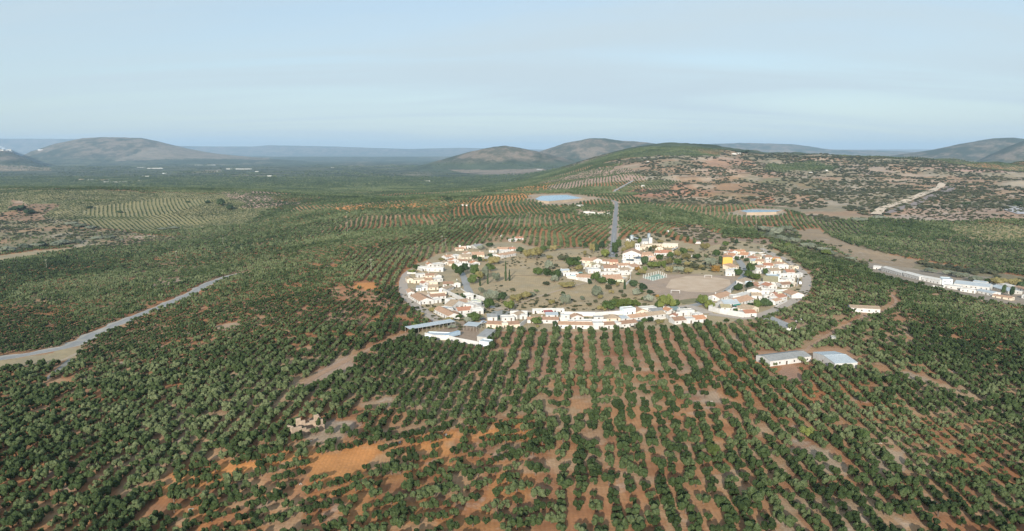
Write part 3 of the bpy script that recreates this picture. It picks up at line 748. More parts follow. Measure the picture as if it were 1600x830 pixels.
for n_, i in enumerate(order):
    lab = 'olive tree in the nearest rows at the bottom edge, ' + seg[int(np.clip(ipx[i] / 320, 0, 4))]
    grp = 'nearest olive trees ' + seg[int(np.clip(ipx[i] / 320, 0, 4))]
    loc = (x[i], y[i], z[i] - .1); s = size[i]; sc = (s * rng.uniform(.9, 1.1), s * rng.uniform(.9, 1.1), s * rng.uniform(.88, 1.12))
    if n_ < 6:
        e = make_tree('olive_tree', 'olive tree', NEARC[n_], TRUNK, lab, grp); protos.append(e)
        e.location = loc; e.rotation_euler = (0, 0, rng.uniform(0, 6.28)); e.scale = sc
    else: copy_tree(protos[n_ % 6], loc, rng.uniform(0, 6.28), sc, lab, grp)

def scatter(name, X, Y, Zc, rot, scale, var, objs, label, cat, tint=None):
    """one object whose points carry whole trees; objs: one list of source objects per variant"""
    me = bpy.data.meshes.new(name); me.vertices.add(len(X))
    me.vertices.foreach_set('co', np.stack([X, Y, Zc], -1).astype(np.float32).ravel())
    a = me.attributes.new('rot', 'FLOAT_VECTOR', 'POINT'); a.data.foreach_set('vector', np.stack([rot * 0, rot * 0, rot], -1).astype(np.float32).ravel())
    a = me.attributes.new('siz', 'FLOAT_VECTOR', 'POINT'); a.data.foreach_set('vector', scale.astype(np.float32).ravel())
    a = me.attributes.new('kindno', 'INT', 'POINT'); a.data.foreach_set('value', var.astype(np.int32))
    a = me.attributes.new('tint', 'FLOAT', 'POINT'); a.data.foreach_set('value', (tint if tint is not None else np.zeros(len(X))).astype(np.float32))
    o = link(name, me); prop(o, label, cat, kind='stuff')
    g = bpy.data.node_groups.new(name + '_nodes', 'GeometryNodeTree')
    g.interface.new_socket('Geometry', in_out='INPUT', socket_type='NodeSocketGeometry'); g.interface.new_socket('Geometry', in_out='OUTPUT', socket_type='NodeSocketGeometry')
    gi = g.nodes.new('NodeGroupInput'); go = g.nodes.new('NodeGroupOutput'); jn = g.nodes.new('GeometryNodeJoinGeometry')
    def attr(nm, ty):
        q = g.nodes.new('GeometryNodeInputNamedAttribute'); q.data_type = ty; q.inputs['Name'].default_value = nm; return q.outputs['Attribute']
    for k, ol in enumerate(objs):
        ip = g.nodes.new('GeometryNodeInstanceOnPoints'); cp = g.nodes.new('FunctionNodeCompare'); cp.data_type = 'INT'; cp.operation = 'EQUAL'
        ai = [s for s in cp.inputs if s.type == 'INT']; g.links.new(attr('kindno', 'INT'), ai[0]); ai[1].default_value = k
        g.links.new(gi.outputs[0], ip.inputs['Points']); g.links.new(cp.outputs[0], ip.inputs['Selection'])
        j2 = g.nodes.new('GeometryNodeJoinGeometry')
        for ob in ol:
            oi = g.nodes.new('GeometryNodeObjectInfo'); oi.inputs['Object'].default_value = ob; oi.transform_space = 'ORIGINAL'; g.links.new(oi.outputs['Geometry'], j2.inputs[0])
        g.links.new(j2.outputs[0], ip.inputs['Instance'])
        g.links.new(attr('rot', 'FLOAT_VECTOR'), ip.inputs['Rotation']); g.links.new(attr('siz', 'FLOAT_VECTOR'), ip.inputs['Scale'])
        g.links.new(ip.outputs[0], jn.inputs[0])
    g.links.new(jn.outputs[0], go.inputs[0])
    md = o.modifiers.new('trees', 'NODES'); md.node_group = g
    return o
# middle and far kinds of olive stand singly too (on the plateau and on the plain)
midp = []; farp = []
for i, (px, py) in enumerate([(838, 458), (1005, 470), (1102, 402), (880, 462)]):
    p = G(px, py); e = make_tree('olive_tree', 'olive tree', MIDC[i], TRUNK, None, None); e.location = p; midp.append(e)
for e, l in zip(midp, ['small grey olive tree below the dirt path in the park, nearer the front houses', 'grey green olive tree in the group left of the football pitch', 'single olive tree on the lane left of the yellow building', 'thin grey olive tree just right of the middle of the park path']):
    prop(e, l, 'olive tree')
for i, (px, py) in enumerate([(202, 286), (660, 281), (430, 277)]):
    p = G(px, py); e = make_tree('olive_tree', 'olive tree', FARC[i], TRUNK, None, None); e.location = p; e.scale = (4, 4, 4); farp.append(e)
for e, l in zip(farp, ['tall dark tree at the right end of the long white farm on the far plain', 'dark tree beside the lone white farmhouse in the middle of the far plain', 'dark tree beside the pale farmyard on the far plain']):
    prop(e, l, 'tree')
def ch(e, nm): return [c for c in e.children if c.name.split('.')[0] == nm][0]
rest = ~sel
X, Y, Zr, S = x[rest], y[rest], z[rest] - .1, size[rest]
nn = len(X); v = rng.integers(0, 6, nn)
lod = np.where(Y < 470, v, np.where(Y < 1050, 6 + v % 4, 10 + v % 3))
sv = np.stack([S * rng.uniform(.9, 1.1, nn), S * rng.uniform(.9, 1.1, nn), S * rng.uniform(.85, 1.15, nn)], -1)
objs = [[ch(e, 'trunk'), ch(e, 'crown')] for e in protos] + [[ch(e, 'trunk'), ch(e, 'crown')] for e in midp] + [[ch(e, 'crown')] for e in farp]
scatter('olive_orchard', X, Y, Zr, rng.uniform(0, 6.28, nn), sv, lod, objs, 'olive orchards covering the plain and slopes all around the village', 'olive grove', PTS[rest, 2] + np.where(Y > 560, .06, 0))

# tree lines and copses far out on the plain
hx, hy, hs = [], [], []
for i in range(520):
    y0 = rng.uniform(3300, 9500); x0 = rng.uniform(-.9, .55) * y0; L = rng.uniform(120, 900); a = R(rng.normal(0, 14)) if rng.random() < .75 else R(rng.uniform(30, 120)); n = int(L / 13)
    tt = np.linspace(-L / 2, L / 2, n); wd = rng.uniform(2, 16)
    hx.append(x0 + tt * cos(a) + rng.normal(0, wd, n)); hy.append(y0 + tt * sin(a) + rng.normal(0, wd * 2, n)); hs.append(rng.uniform(1.2, 2.8) * rng.uniform(.6, 1.3, n))
fx_ = rng.uniform(-.95, .95, 60000); fy_ = np.sqrt(rng.uniform(3450 ** 2, 4900 ** 2, 60000)); fx_ = np.round(fx_ * fy_ / 15) * 15 + rng.normal(0, 1.5, 60000)
_, dd_, _, sc_ = classify(fx_, fy_); kp = (dd_ > .6) & (sc_ < .3)
hx = np.concatenate(hx + [fx_[kp]]); hy = np.concatenate(hy + [fy_[kp]]); hs = np.concatenate(hs + [np.full(kp.sum(), 1.45)])
hz_ = zf(hx, hy); kp = hz_ < 40; hx, hy, hs, hz_ = hx[kp], hy[kp], hs[kp], hz_[kp]; nh = len(hx)
scatter('distant_trees', hx, hy, hz_ - .3, rng.uniform(0, 6.28, nh), np.stack([hs, hs, hs * .85], -1), rng.integers(0, 3, nh), [[ch(e, 'crown')] for e in farp], 'tree lines and groves across the far plain below the mountains', 'trees')

# scrub on the badlands and stream banks
n0 = 340000
sy_ = np.exp(rng.uniform(math.log(450), math.log(4600), n0)); sx_ = rng.uniform(-.95, .95, n0) * sy_
keepw = rng.random(n0) < (sy_ / 4600) ** 1.0                       # even per square metre
sx_, sy_ = sx_[keepw], sy_[keepw]
_, _, _, s = classify(sx_, sy_)
cl = fbm(sx_ / 75, sy_ / 75, 33, 4) ; cl2 = fbm(sx_ / 300, sy_ / 300, 34, 2)
pr = np.clip(s * (.62 + 1.9 * cl + .9 * cl2), 0, 1)
ok = (rng.random(len(sx_)) < pr) & (s > 0)
sx_, sy_, ss = sx_[ok], sy_[ok], s[ok]

# ------------------------------------------------------------------ village plants
FM = {'green': foliage('green_leaves', (.020, .038, .011), (.046, .074, .021), (.095, .13, .038)),
      'lime': foliage('lime_leaves', (.034, .052, .013), (.082, .108, .027), (.16, .178, .05)),
      'dark': foliage('dark_leaves', (.014, .028, .013), (.030, .052, .022), (.055, .085, .035)),
      'grey': foliage('grey_leaves', (.07, .085, .055), (.14, .155, .11), (.22, .235, .18)),
      'dry': foliage('dry_leaves', (.09, .08, .035), (.17, .15, .06), (.26, .21, .10)),
      'rust': foliage('rust_leaves', (.12, .07, .02), (.22, .13, .035), (.30, .20, .06)),
      'scrub': foliage('scrub_leaves', (.025, .033, .018), (.055, .062, .032), (.10, .10, .055))}
PV = {}
for i, (k, sh_) in enumerate([('green', 'round'), ('lime', 'round'), ('dark', 'round'), ('grey', 'round'), ('dry', 'round'), ('rust', 'round'), ('scrub', 'round')]):
    PV[k] = [crown_mesh('foliage', FM[k], 300 + 10 * i + j, 13, 1, 420, .075, 1.0, .06, 1.0) for j in range(2)]
PV['cypress'] = [crown_mesh('foliage', FM['dark'], 390 + j, 7, 1, 160, .10, 1.0, .03, 1.0, 'cypress', .12) for j in range(2)]
TRK = trunk_mesh('trunk', BARK, .28, .07)
ORD = ['first', 'second', 'third', 'fourth', 'fifth', 'sixth', 'seventh', 'eighth', 'ninth', 'tenth', 'eleventh', 'twelfth', 'thirteenth', 'fourteenth', 'fifteenth', 'sixteenth', 'seventeenth', 'eighteenth', 'nineteenth', 'twentieth']
NUM = ['zero', 'one', 'two', 'three', 'four', 'five', 'six', 'seven', 'eight', 'nine', 'ten', 'eleven', 'twelve', 'thirteen', 'fourteen', 'fifteen', 'sixteen', 'seventeen', 'eighteen', 'nineteen', 'twenty']
REG = []                                             # (object, what it looks like, where, photo x)
def reg(o, desc, where, px, cat, group=None): REG.append((o, desc, where, px)); prop(o, None, cat, group)
KD = {'green': ('leafy green tree', 'tree', 'broadleaf_tree'), 'lime': ('yellow green round tree', 'tree', 'broadleaf_tree'), 'dark': ('dark green bushy tree', 'tree', 'evergreen_tree'),
      'grey': ('silvery grey tree', 'tree', 'silver_tree'), 'dry': ('dull brownish green shrub', 'shrub', 'shrub'), 'rust': ('rust tinted shrub', 'shrub', 'shrub'),
      'cypress': ('slim dark cypress', 'cypress', 'cypress_tree'), 'scrub': ('dark low bush', 'bush', 'low_bush')}
def plant(px, py, w, h, k, where):
    """px, py: foot of the plant in the photo; w, h: its size in photo pixels"""
    p = G(px, py); s = mpp(p[1]); d, c, nm = KD[k]
    if k in ('scrub', 'dry') and h < 7: nm = 'low_bush' if k == 'scrub' else 'shrub'
    e = empty(nm, (p[0], p[1], p[2] - .05), rng.uniform(0, 6.28)); r = w * s / 2 * 1.12
    e.scale = (r, r * rng.uniform(.85, 1.1), h * s * 1.05)
    if k == 'cypress': e.scale = (r, r, h * s)
    link('crown', PV[k][rng.integers(2)], e)
    if h > 7: link('trunk', TRK, e)
    reg(e, d, where, px, c, 'plants ' + where)
    return e
pk = 'in the dry park'
for a in [
 # left group by the inner street
 (718, 432, 17, 18, 'green'), (711, 425, 12, 14, 'green'), (727, 424, 11, 13, 'dark'), (702, 452, 9, 8, 'green'), (722, 463, 8, 5, 'dark'), (713, 462, 8, 4, 'dark'),
 (742, 430, 14, 17, 'green'), (749, 440, 13, 16, 'dry'), (739, 444, 15, 15, 'green'), (757, 436, 12, 20, 'grey'), (772, 414, 18, 14, 'dry'), (766, 425, 16, 14, 'green'), (775, 441, 13, 16, 'grey'), (751, 459, 10, 11, 'grey'), (790, 439, 3.2, 29, 'cypress'), (796, 439, 3, 17, 'cypress'), (762, 444, 2.8, 14, 'cypress'), (750, 447, 3, 13, 'cypress'),
 (768, 470, 24, 18, 'grey'), (783, 471, 17, 15, 'dark'), (764, 484, 19, 19, 'green'), (796, 486, 18, 17, 'lime'), (806, 471, 18, 11, 'dry'), (822, 468, 16, 12, 'dry'), (745, 466, 8, 6, 'scrub'), (830, 464, 11, 8, 'grey'), (800, 455, 9, 5, 'scrub'),
 # top left
 (813, 395, 14, 9, 'dark'), (824, 404, 16, 14, 'dry'), (838, 405, 22, 18, 'dry'), (849, 394, 12, 10, 'green'), (865, 392, 10, 9, 'dry'), (858, 405, 11, 6, 'dry'), (881, 407, 18, 8, 'scrub'), (858, 422, 14, 15, 'grey'), (841, 430, 15, 12, 'green'), (855, 432, 14, 13, 'green'), (869, 436, 19, 16, 'green'), (866, 441, 11, 11, 'grey'), (895, 418, 24, 17, 'green'), (905, 425, 13, 11, 'dry'), (869, 418, 8, 6, 'scrub'),
 (886, 450, 24, 9, 'dry'), (853, 446, 11, 6, 'scrub'), (852, 465, 6, 6, 'scrub'), (883, 477, 17, 19, 'grey'), (862, 476, 9, 8, 'dry'), (900, 480, 8, 4, 'scrub'), (909, 470, 8, 8, 'grey'), (896, 486, 6, 4, 'scrub'), (850, 482, 6, 5, 'scrub'), (920, 478, 10, 5, 'scrub'), (930, 474, 8, 6, 'scrub'),
 ]: plant(*a, pk)
bh = 'by the back road'
for a in [(914, 400, 5, 9, 'dry'), (914, 386, 6, 7, 'dark'), (925, 395, 8, 15, 'dry'), (932, 394, 7, 15, 'dark'), (940, 390, 8, 14, 'dark'), (945, 402, 16, 13, 'lime'), (961, 398, 9, 20, 'green'), (966, 388, 9, 14, 'green'), (984, 393, 15, 16, 'dry'), (1000, 381, 9, 9, 'lime'), (1032, 381, 10, 6, 'dry'), (975, 395, 8, 8, 'dry'), (963, 403, 4, 7, 'dark')]: plant(*a, bh)
ct = 'among the central houses'
for a in [(1008, 414, 13, 14, 'dark'), (1016, 394, 6, 9, 'dark'), (1022, 391, 8, 8, 'dry'), (1030, 407, 12, 10, 'green'), (1046, 404, 11, 11, 'green'), (1058, 403, 12, 12, 'dry'), (1022, 421, 18, 12, 'lime'), (1034, 419, 11, 12, 'lime'), (1045, 416, 12, 13, 'dry'), (1047, 409, 8, 6, 'green'), (996, 424, 10, 8, 'rust'), (980, 423, 7, 5, 'lime'), (1003, 430, 12, 9, 'dry'), (1008, 424, 8, 8, 'green'), (997, 430, 8, 4, 'green'),
          (930, 441, 14, 17, 'green'), (941, 444, 14, 11, 'green'), (955, 446, 14, 11, 'green'), (932, 464, 16, 18, 'grey'), (951, 453, 10, 8, 'scrub'), (988, 449, 14, 12, 'dark'), (976, 452, 4, 14, 'cypress'), (965, 450, 5, 10, 'dry'), (921, 445, 6, 10, 'dark')]: plant(*a, ct)
mid = 'behind the football pitch'
for a in [(1067, 399, 13, 12, 'green'), (1072, 405, 14, 9, 'dry'), (1101, 393, 14, 13, 'dry'), (1088, 405, 14, 9, 'green'), (1079, 395, 10, 6, 'dry'), (1110, 417, 18, 15, 'grey'), (1119, 402, 13, 12, 'green'), (1125, 414, 7, 15, 'dark'), (1118, 426, 13, 12, 'rust'), (1045, 427, 11, 11, 'dry'), (1060, 427, 16, 11, 'grey'), (1076, 428, 14, 10, 'dry'), (1085, 420, 13, 9, 'scrub'), (1058, 414, 12, 10, 'green'), (1075, 416, 12, 7, 'dry'), (1095, 420, 12, 6, 'dry'), (1130, 391, 10, 6, 'scrub'), (1143, 390, 8, 5, 'scrub'), (1151, 382, 6, 9, 'dark'), (1133, 385, 10, 8, 'green')]: plant(*a, mid)
pf = 'in front of the pitch'
for a in [(1004, 454, 12, 12, 'dark'), (1000, 459, 12, 8, 'green'), (995, 462, 13, 11, 'grey'), (1014, 472, 16, 12, 'grey'), (1016, 459, 11, 6, 'dark'), (1027, 465, 6, 5, 'rust'), (1041, 482, 26, 22, 'lime'), (1028, 482, 13, 13, 'green'), (1054, 481, 17, 14, 'green'), (950, 486, 22, 17, 'green'), (964, 484, 18, 18, 'lime'), (980, 483, 20, 17, 'lime'), (940, 486, 14, 9, 'dry'), (992, 480, 15, 12, 'lime'), (962, 468, 8, 5, 'scrub'), (975, 465, 8, 6, 'scrub'), (938, 468, 8, 8, 'dry'), (1098, 478, 17, 18, 'lime'), (1108, 482, 15, 14, 'lime'), (1007, 478, 8, 4, 'scrub'),
          (970, 458, 7, 5, 'scrub'), (955, 459, 8, 6, 'dry')]: plant(*a, pf)
rt = 'in the right arc of houses'
for a in [(1154, 431, 13, 11, 'green'), (1173, 427, 15, 17, 'green'), (1175, 436, 20, 9, 'lime'), (1169, 434, 12, 12, 'green'), (1151, 407, 7, 7, 'dark'), (1160, 405, 5, 6, 'dark'), (1167, 409, 9, 6, 'dark'), (1182, 401, 8, 6, 'grey'), (1196, 430, 8, 11, 'green'), (1154, 455, 14, 12, 'green'), (1172, 452, 16, 12, 'dark'), (1185, 436, 9, 5, 'lime'), (1161, 461, 9, 6, 'dry'), (1226, 419, 12, 4, 'dark'), (1227, 437, 8, 5, 'dark'), (1222, 449, 7, 5, 'dark'), (1229, 449, 6, 5, 'dark'), (1236, 449, 8, 6, 'dark'), (1219, 456, 6, 5, 'dark'), (1183, 482, 11, 14, 'green'), (1196, 480, 17, 15, 'dark'), (1189, 480, 10, 11, 'green'), (1172, 478, 10, 5, 'dark'), (1149, 489, 8, 8, 'green'), (1180, 417, 6, 6, 'dark'), (1211, 408, 5, 3, 'lime')]: plant(*a, rt)
fr = 'by the front row'
for a in [(838, 508, 14, 13, 'green'), (867, 512, 10, 11, 'dark'), (840, 513, 6, 5, 'dry'), (780, 500, 4, 5, 'dark'), (1006, 504, 12, 7, 'green'), (1016, 504, 10, 9, 'dark'), (1030, 506, 14, 7, 'dry'), (1071, 497, 7, 4, 'rust'), (1005, 490, 5, 4, 'dark'), (905, 499, 6, 3, 'green'), (915, 499, 7, 3, 'green'), (1000, 508, 10, 6, 'green'), (1096, 503, 6, 2, 'dark')]: plant(*a, fr)
lf = 'in the left arc of houses'
for a in [(650, 421, 12, 8, 'green'), (644, 427, 12, 6, 'lime'), (672, 462, 6, 4, 'dark'), (681, 460, 7, 4, 'dark'), (712, 488, 8, 6, 'dark'), (741, 502, 22, 14, 'green'), (730, 505, 14, 10, 'grey'), (715, 498, 14, 8, 'green'), (702, 503, 14, 7, 'dry'), (724, 470, 6, 9, 'green'), (742, 405, 8, 7, 'dark'), (750, 409, 9, 8, 'dark'), (766, 403, 8, 7, 'dark'), (690, 409, 10, 6, 'dry'), (757, 409, 8, 5, 'dry'), (652, 442, 5, 4, 'dry'), (752, 390, 12, 7, 'grey'), (765, 386, 12, 7, 'dark'), (660, 493, 7, 5, 'dry'), (676, 488, 10, 8, 'dry'), (649, 514, 13, 9, 'lime')]: plant(*a, lf)
nr_ = 'standing in the orchards'
plant(1261, 683, 22, 17, 'lime', nr_); plant(1112, 712, 24, 22, 'lime', nr_); plant(592, 458, 12, 6, 'rust', nr_); plant(1568, 461, 7, 17, 'dark', nr_); plant(1581, 464, 8, 17, 'dark', nr_); plant(1350, 690, 18, 18, 'green', nr_)
# streamside silver shrubs on the right and the left valley
for a in [(1192, 362, 20, 9), (1210, 366, 22, 11), (1228, 364, 18, 12), (1200, 372, 18, 9), (1222, 376, 20, 8), (1240, 380, 20, 9), (1262, 388, 24, 9), (1285, 394, 20, 8), (1300, 399, 18, 7), (1330, 408, 16, 6), (1455, 426, 18, 7), (1480, 430, 18, 8), (1500, 434, 20, 9), (1525, 440, 20, 9), (1340, 345, 26, 5), (1375, 342, 22, 5)]:
    plant(a[0], a[1], a[2], a[3], 'grey', 'along the right streambed')
for a in [(1290, 400, 16, 10, 'lime'), (1215, 360, 12, 6, 'lime'), (1232, 386, 12, 6, 'lime'), (1560, 446, 22, 12, 'dry'), (1585, 449, 22, 13, 'dry'), (1545, 443, 16, 9, 'green'), (1598, 452, 16, 12, 'dark')]: plant(*a, 'along the right streambed')
for a in [(112, 352, 18, 5), (125, 355, 20, 5), (140, 357, 16, 4), (100, 381, 22, 6), (86, 384, 18, 6), (62, 386, 22, 7), (40, 388, 20, 7), (15, 392, 22, 7), (150, 374, 18, 4), (170, 372, 18, 4), (255, 359, 16, 3), (272, 357, 16, 3), (120, 380, 16, 5)]:
    plant(*a, 'grey', 'in the left valley')
for a in [(345, 322, 12, 12, 'dark'), (360, 328, 14, 8, 'dark'), (325, 318, 10, 5, 'dark'), (140, 326, 10, 4, 'dark'), (187, 333, 8, 4, 'dark'), (293, 317, 8, 3, 'dark'), (327, 292, 8, 5, 'dark'), (30, 330, 22, 9, 'dark'), (45, 335, 16, 8, 'dark'), (65, 385, 14, 8, 'green'), (700, 313, 10, 5, 'dark'), (1010, 341, 8, 5, 'dark'), (1165, 240, 14, 6, 'dark'), (1590, 322, 12, 7, 'dark'), (1430, 300, 12, 4, 'dark'), (1510, 320, 12, 4, 'dark')]: plant(*a, 'on the distant slopes')

# scrub: one mass, its points carry shrub crowns that also stand singly above
sc_src = []
for i, (px, py, w) in enumerate([(1068, 360, 12), (1085, 363, 12), (1104, 369, 10), (1076, 355, 10)]):
    sc_src.append(plant(px, py, w, w * .42, 'scrub', 'on the bare knoll behind the village'))
gy_src = [o[0] for o in REG if o[2] == 'along the right streambed'][:1]
nS = len(sx_); print('scrub', nS)
vz = rng.integers(0, 4, nS); vz = np.where(rng.random(nS) < .05, 4, vz)
invl = np.hypot((sx_ - VC[0]) / VR[0], (sy_ - VC[1]) / VR[1]) < 1.05
r_ = rng.uniform(1.5, 3.6, nS) * np.where(invl, .46, 1.0) * (1 + .5 * (ss > 1)) * (1 + .35 * sst(2000, 3500, sy_))
scatter('scrubland', sx_, sy_, zf(sx_, sy_) - .15, rng.uniform(0, 6.28, nS), np.stack([r_, r_ * rng.uniform(.8, 1.2, nS), r_ * rng.uniform(.65, 1.0, nS)], -1), vz,
        [[ch(e, 'crown')] for e in sc_src] + [[ch(gy_src[0], 'crown')]], 'dark scrub dotted over the red and tan hills behind the village', 'scrub')

# ------------------------------------------------------------------ buildings
WM = {'white': mat('whitewash', (.60, .595, .58), .08, .35, col2=(.47, .46, .44), bump=.1), 'cream': mat('cream_render', (.64, .57, .46), .06, .4, col2=(.55, .48, .38)),
      'pink': mat('pink_render', (.66, .48, .38), .06, .4), 'yellow': mat('yellow_render', (.62, .37, .09), .03, .3), 'grey': mat('concrete_wall', (.42, .41, .38), .1, .4), 'green': mat('pale_green_render', (.55, .60, .46), .06, .4), 'blue': mat('pale_blue_render', (.62, .70, .74), .05, .4), 'stone': mat('ruined_stone', (.46, .35, .26), .2, .6, bump=.6)}
RM = {'terra': mat('pale_terracotta', (.52, .345, .24), .12, .5, kind='tile', col2=(.42, .27, .18)), 'tan': mat('tan_tiles', (.46, .36, .26), .12, .5, kind='tile', col2=(.36, .28, .20)),
      'red': mat('red_tiles', (.47, .235, .155), .12, .5, kind='tile', col2=(.39, .20, .13)), 'brown': mat('brown_tiles', (.38, .24, .17), .12, .5, kind='tile', col2=(.30, .19, .13)),
      'orange': mat('orange_tiles', (.55, .29, .17), .1, .5, kind='tile', col2=(.46, .25, .15)), 'grey': mat('cement_sheet', (.36, .37, .37), .1, .4, kind='tile', col2=(.27, .28, .28)),
      'metal': mat('pale_metal_sheet', (.50, .56, .60), .06, .3, rough=.45, kind='tile'), 'flat': mat('white_terrace', (.66, .64, .60), .08, .4, col2=(.50, .48, .45)), 'olive': mat('lichened_tiles', (.40, .36, .22), .12, .5, kind='tile', col2=(.32, .28, .18)), 'blue': mat('blue_sheet', (.30, .42, .56), .06, .3, rough=.5)}
RN = {'terra': 'pale terracotta', 'tan': 'tan tiled', 'red': 'red tiled', 'brown': 'brown tiled', 'orange': 'orange tiled', 'grey': 'grey cement', 'metal': 'pale metal', 'flat': 'flat white', 'olive': 'greenish tan', 'blue': 'blue'}
GLASS = mat('window_glass', (.035, .04, .045), .2, 2, rough=.15); SHUT = mat('shutter_paint', (.16, .13, .10), .3, 1); DGREEN = mat('green_door_paint', (.03, .22, .15), .1, 1)
SILL = mat('sill_stone', (.5, .45, .4), .1, 1); STEEL = mat('galvanised_steel', (.48, .54, .58), .08, .6, rough=.35, metal=.6); SOLAR = mat('dark_awning', (.05, .07, .09), .2, .8, rough=.3)
POST = mat('post_timber', (.42, .38, .33), .1, 2); WHITEP = mat('white_paint', (.78, .78, .76), .03, 2)
def mk(fn, m, nm):
    b = MB(); fn(b); return b.mesh(nm, m)
WIN = mk(lambda b: b.box(-.45, .45, -.05, .03, 0, 1.0), GLASS, 'window'); WFR = mk(lambda b: (b.box(-.58, .58, -.09, .02, -.10, -.002), b.box(-.58, -.455, -.07, .02, 0, 1.1), b.box(.455, .58, -.07, .02, 0, 1.1), b.box(-.45, .45, -.07, .02, 1.004, 1.1)), SILL, 'window_frame')
DOOR = mk(lambda b: (b.box(-.55, .55, -.06, .03, 0, 2.15), b.box(-.45, -.38, -.085, -.062, .98, 1.1)), SHUT, 'door'); GDOOR = mk(lambda b: (b.box(-1.0, 1.0, -.07, .03, 0, 2.5), b.box(-.03, .03, -.10, -.072, 0, 2.5)), DGREEN, 'garage_door')
CHIM = mk(lambda b: (b.box(-.32, .32, -.32, .32, -.8, 1.0), b.box(-.42, .42, -.42, .42, 1.003, 1.14), b.box(-.2, .2, -.2, .2, 1.143, 1.36)), WM['white'], 'chimney')
BCNT = [0]
def bld(x0, y0, x1, y1, d, h, roof, rc, wc='white', where='', name='house', what=None, cat='house', win=True, pitch=.36, chim=None, base=None, group=None, gdoor=False, zoff=0.0):
    h = h * (.84 if h < 6 else 1.0)
    """a building standing on the line between two photo points, d metres deep, walls h metres"""
    a = np.array(G(x0, y0)); b = np.array(G(x1, y1)); w = float(np.hypot(*(b - a)[:2])); ang = math.atan2(b[1] - a[1], b[0] - a[0])
    cx = a[:2] / 2 + b[:2] / 2 + np.array([-sin(ang), cos(ang)]) * d / 2
    hw, hd = w / 2, d / 2
    cors = [Z(cx[0] + i * hw * cos(ang) - j * hd * sin(ang), cx[1] + i * hw * sin(ang) + j * hd * cos(ang)) for i in (-1, 1) for j in (-1, 1)]
    z0 = (min(cors) + max(cors)) / 2 + zoff
    BCNT[0] += 1; rr = np.random.default_rng(BCNT[0])
    e = empty(name, (cx[0], cx[1], z0), ang); B = MB(); bo = min(cors) - z0 - .5
    T = .16; ov = .28
    if roof == 'F':
        B.box(-hw, hw, -hd, hd, bo, h); B.build('wall', WM[wc], e)
        R_ = MB(); R_.box(-hw + .25, hw - .25, -hd + .25, hd - .25, h + .003, h + .08); R_.build('roof', RM[rc], e)
        P = MB(); P.box(-hw - .03, hw + .03, -hd - .03, -hd + .24, h + .004, h + .5); P.box(-hw - .03, hw + .03, hd - .24, hd + .03, h + .004, h + .5)
        P.box(-hw - .03, -hw + .24, -hd + .245, hd - .245, h + .004, h + .5); P.box(hw - .24, hw + .03, -hd + .245, hd - .245, h + .004, h + .5); P.build('parapet', WM[wc], e)
        top = h + .5
    elif roof == 'S':
        r = d * pitch * .5
        B.hexa([(-hw, -hd, bo), (hw, -hd, bo), (hw, hd, bo), (-hw, hd, bo)], [(-hw, -hd, h), (hw, -hd, h), (hw, hd, h + r), (-hw, hd, h + r)]); B.build('wall', WM[wc], e)
        R_ = MB(); k = r / d; s0 = h - ov * k + .01; s1 = h + r + ov * k + .01
        R_.hexa([(-hw - ov, -hd - ov, s0), (hw + ov, -hd - ov, s0), (hw + ov, hd + ov, s1), (-hw - ov, hd + ov, s1)], [(-hw - ov, -hd - ov, s0 + T), (hw + ov, -hd - ov, s0 + T), (hw + ov, hd + ov, s1 + T), (-hw - ov, hd + ov, s1 + T)]); R_.build('roof', RM[rc], e); top = h + r
    elif roof in 'LC':
        sp = hd if roof == 'L' else hw; r = sp * pitch; q = hw if roof == 'L' else hd
        def P3(u, v, z): return (u, v, z) if roof == 'L' else (-v, u, z)
        pr = [P3(-q, -sp, bo), P3(-q, sp, bo), P3(-q, sp, h), P3(-q, 0, h + r), P3(-q, -sp, h), P3(q, -sp, bo), P3(q, sp, bo), P3(q, sp, h), P3(q, 0, h + r), P3(q, -sp, h)]
        B.add(pr, [(4, 3, 2, 1, 0), (5, 6, 7, 8, 9), (0, 1, 6, 5), (1, 2, 7, 6), (2, 3, 8, 7), (3, 4, 9, 8), (4, 0, 5, 9)]); B.build('wall', WM[wc], e)
        R_ = MB(); k = r / sp
        for s in (-1, 1):
            zl = h - ov * k + .012; zr = h + r + .012
            vs = [P3(-q - .15, s * (sp + ov), zl), P3(q + .15, s * (sp + ov), zl), P3(q + .15, s * .0, zr), P3(-q - .15, s * .0, zr)]
            R_.add(vs + [(v[0], v[1], v[2] + T) for v in vs], [(0, 1, 2, 3), (4, 7, 6, 5), (0, 4, 5, 1), (3, 2, 6, 7), (0, 3, 7, 4), (1, 5, 6, 2)] if s > 0 else [(0, 3, 2, 1), (4, 5, 6, 7), (0, 1, 5, 4), (3, 7, 6, 2), (0, 4, 7, 3), (1, 2, 6, 5)])
        ro = R_.build('roof', RM[rc], e)
        rc_ = MB(); rc_.tube(P3(-q - .15, 0, h + r + T + .0), P3(q + .15, 0, h + r + T + .0), .14, .14, 6); rc_.build('ridge_tiles', RM[rc], ro); top = h + r
    elif roof == 'H':                                 # hipped
        r = min(hd, hw) * pitch; B.box(-hw, hw, -hd, hd, bo, h); B.build('wall', WM[wc], e)
        R_ = MB(); o_ = ov; rx = max(hw - hd, 0.2)
        R_.add([(-hw - o_, -hd - o_, h + .01), (hw + o_, -hd - o_, h + .01), (hw + o_, hd + o_, h + .01), (-hw - o_, hd + o_, h + .01), (-rx, 0, h + r + .1), (rx, 0, h + r + .1)], [(0, 1, 5, 4), (1, 2, 5), (2, 3, 4, 5), (3, 0, 4), (3, 2, 1, 0)]); R_.build('roof', RM[rc], e); top = h + r
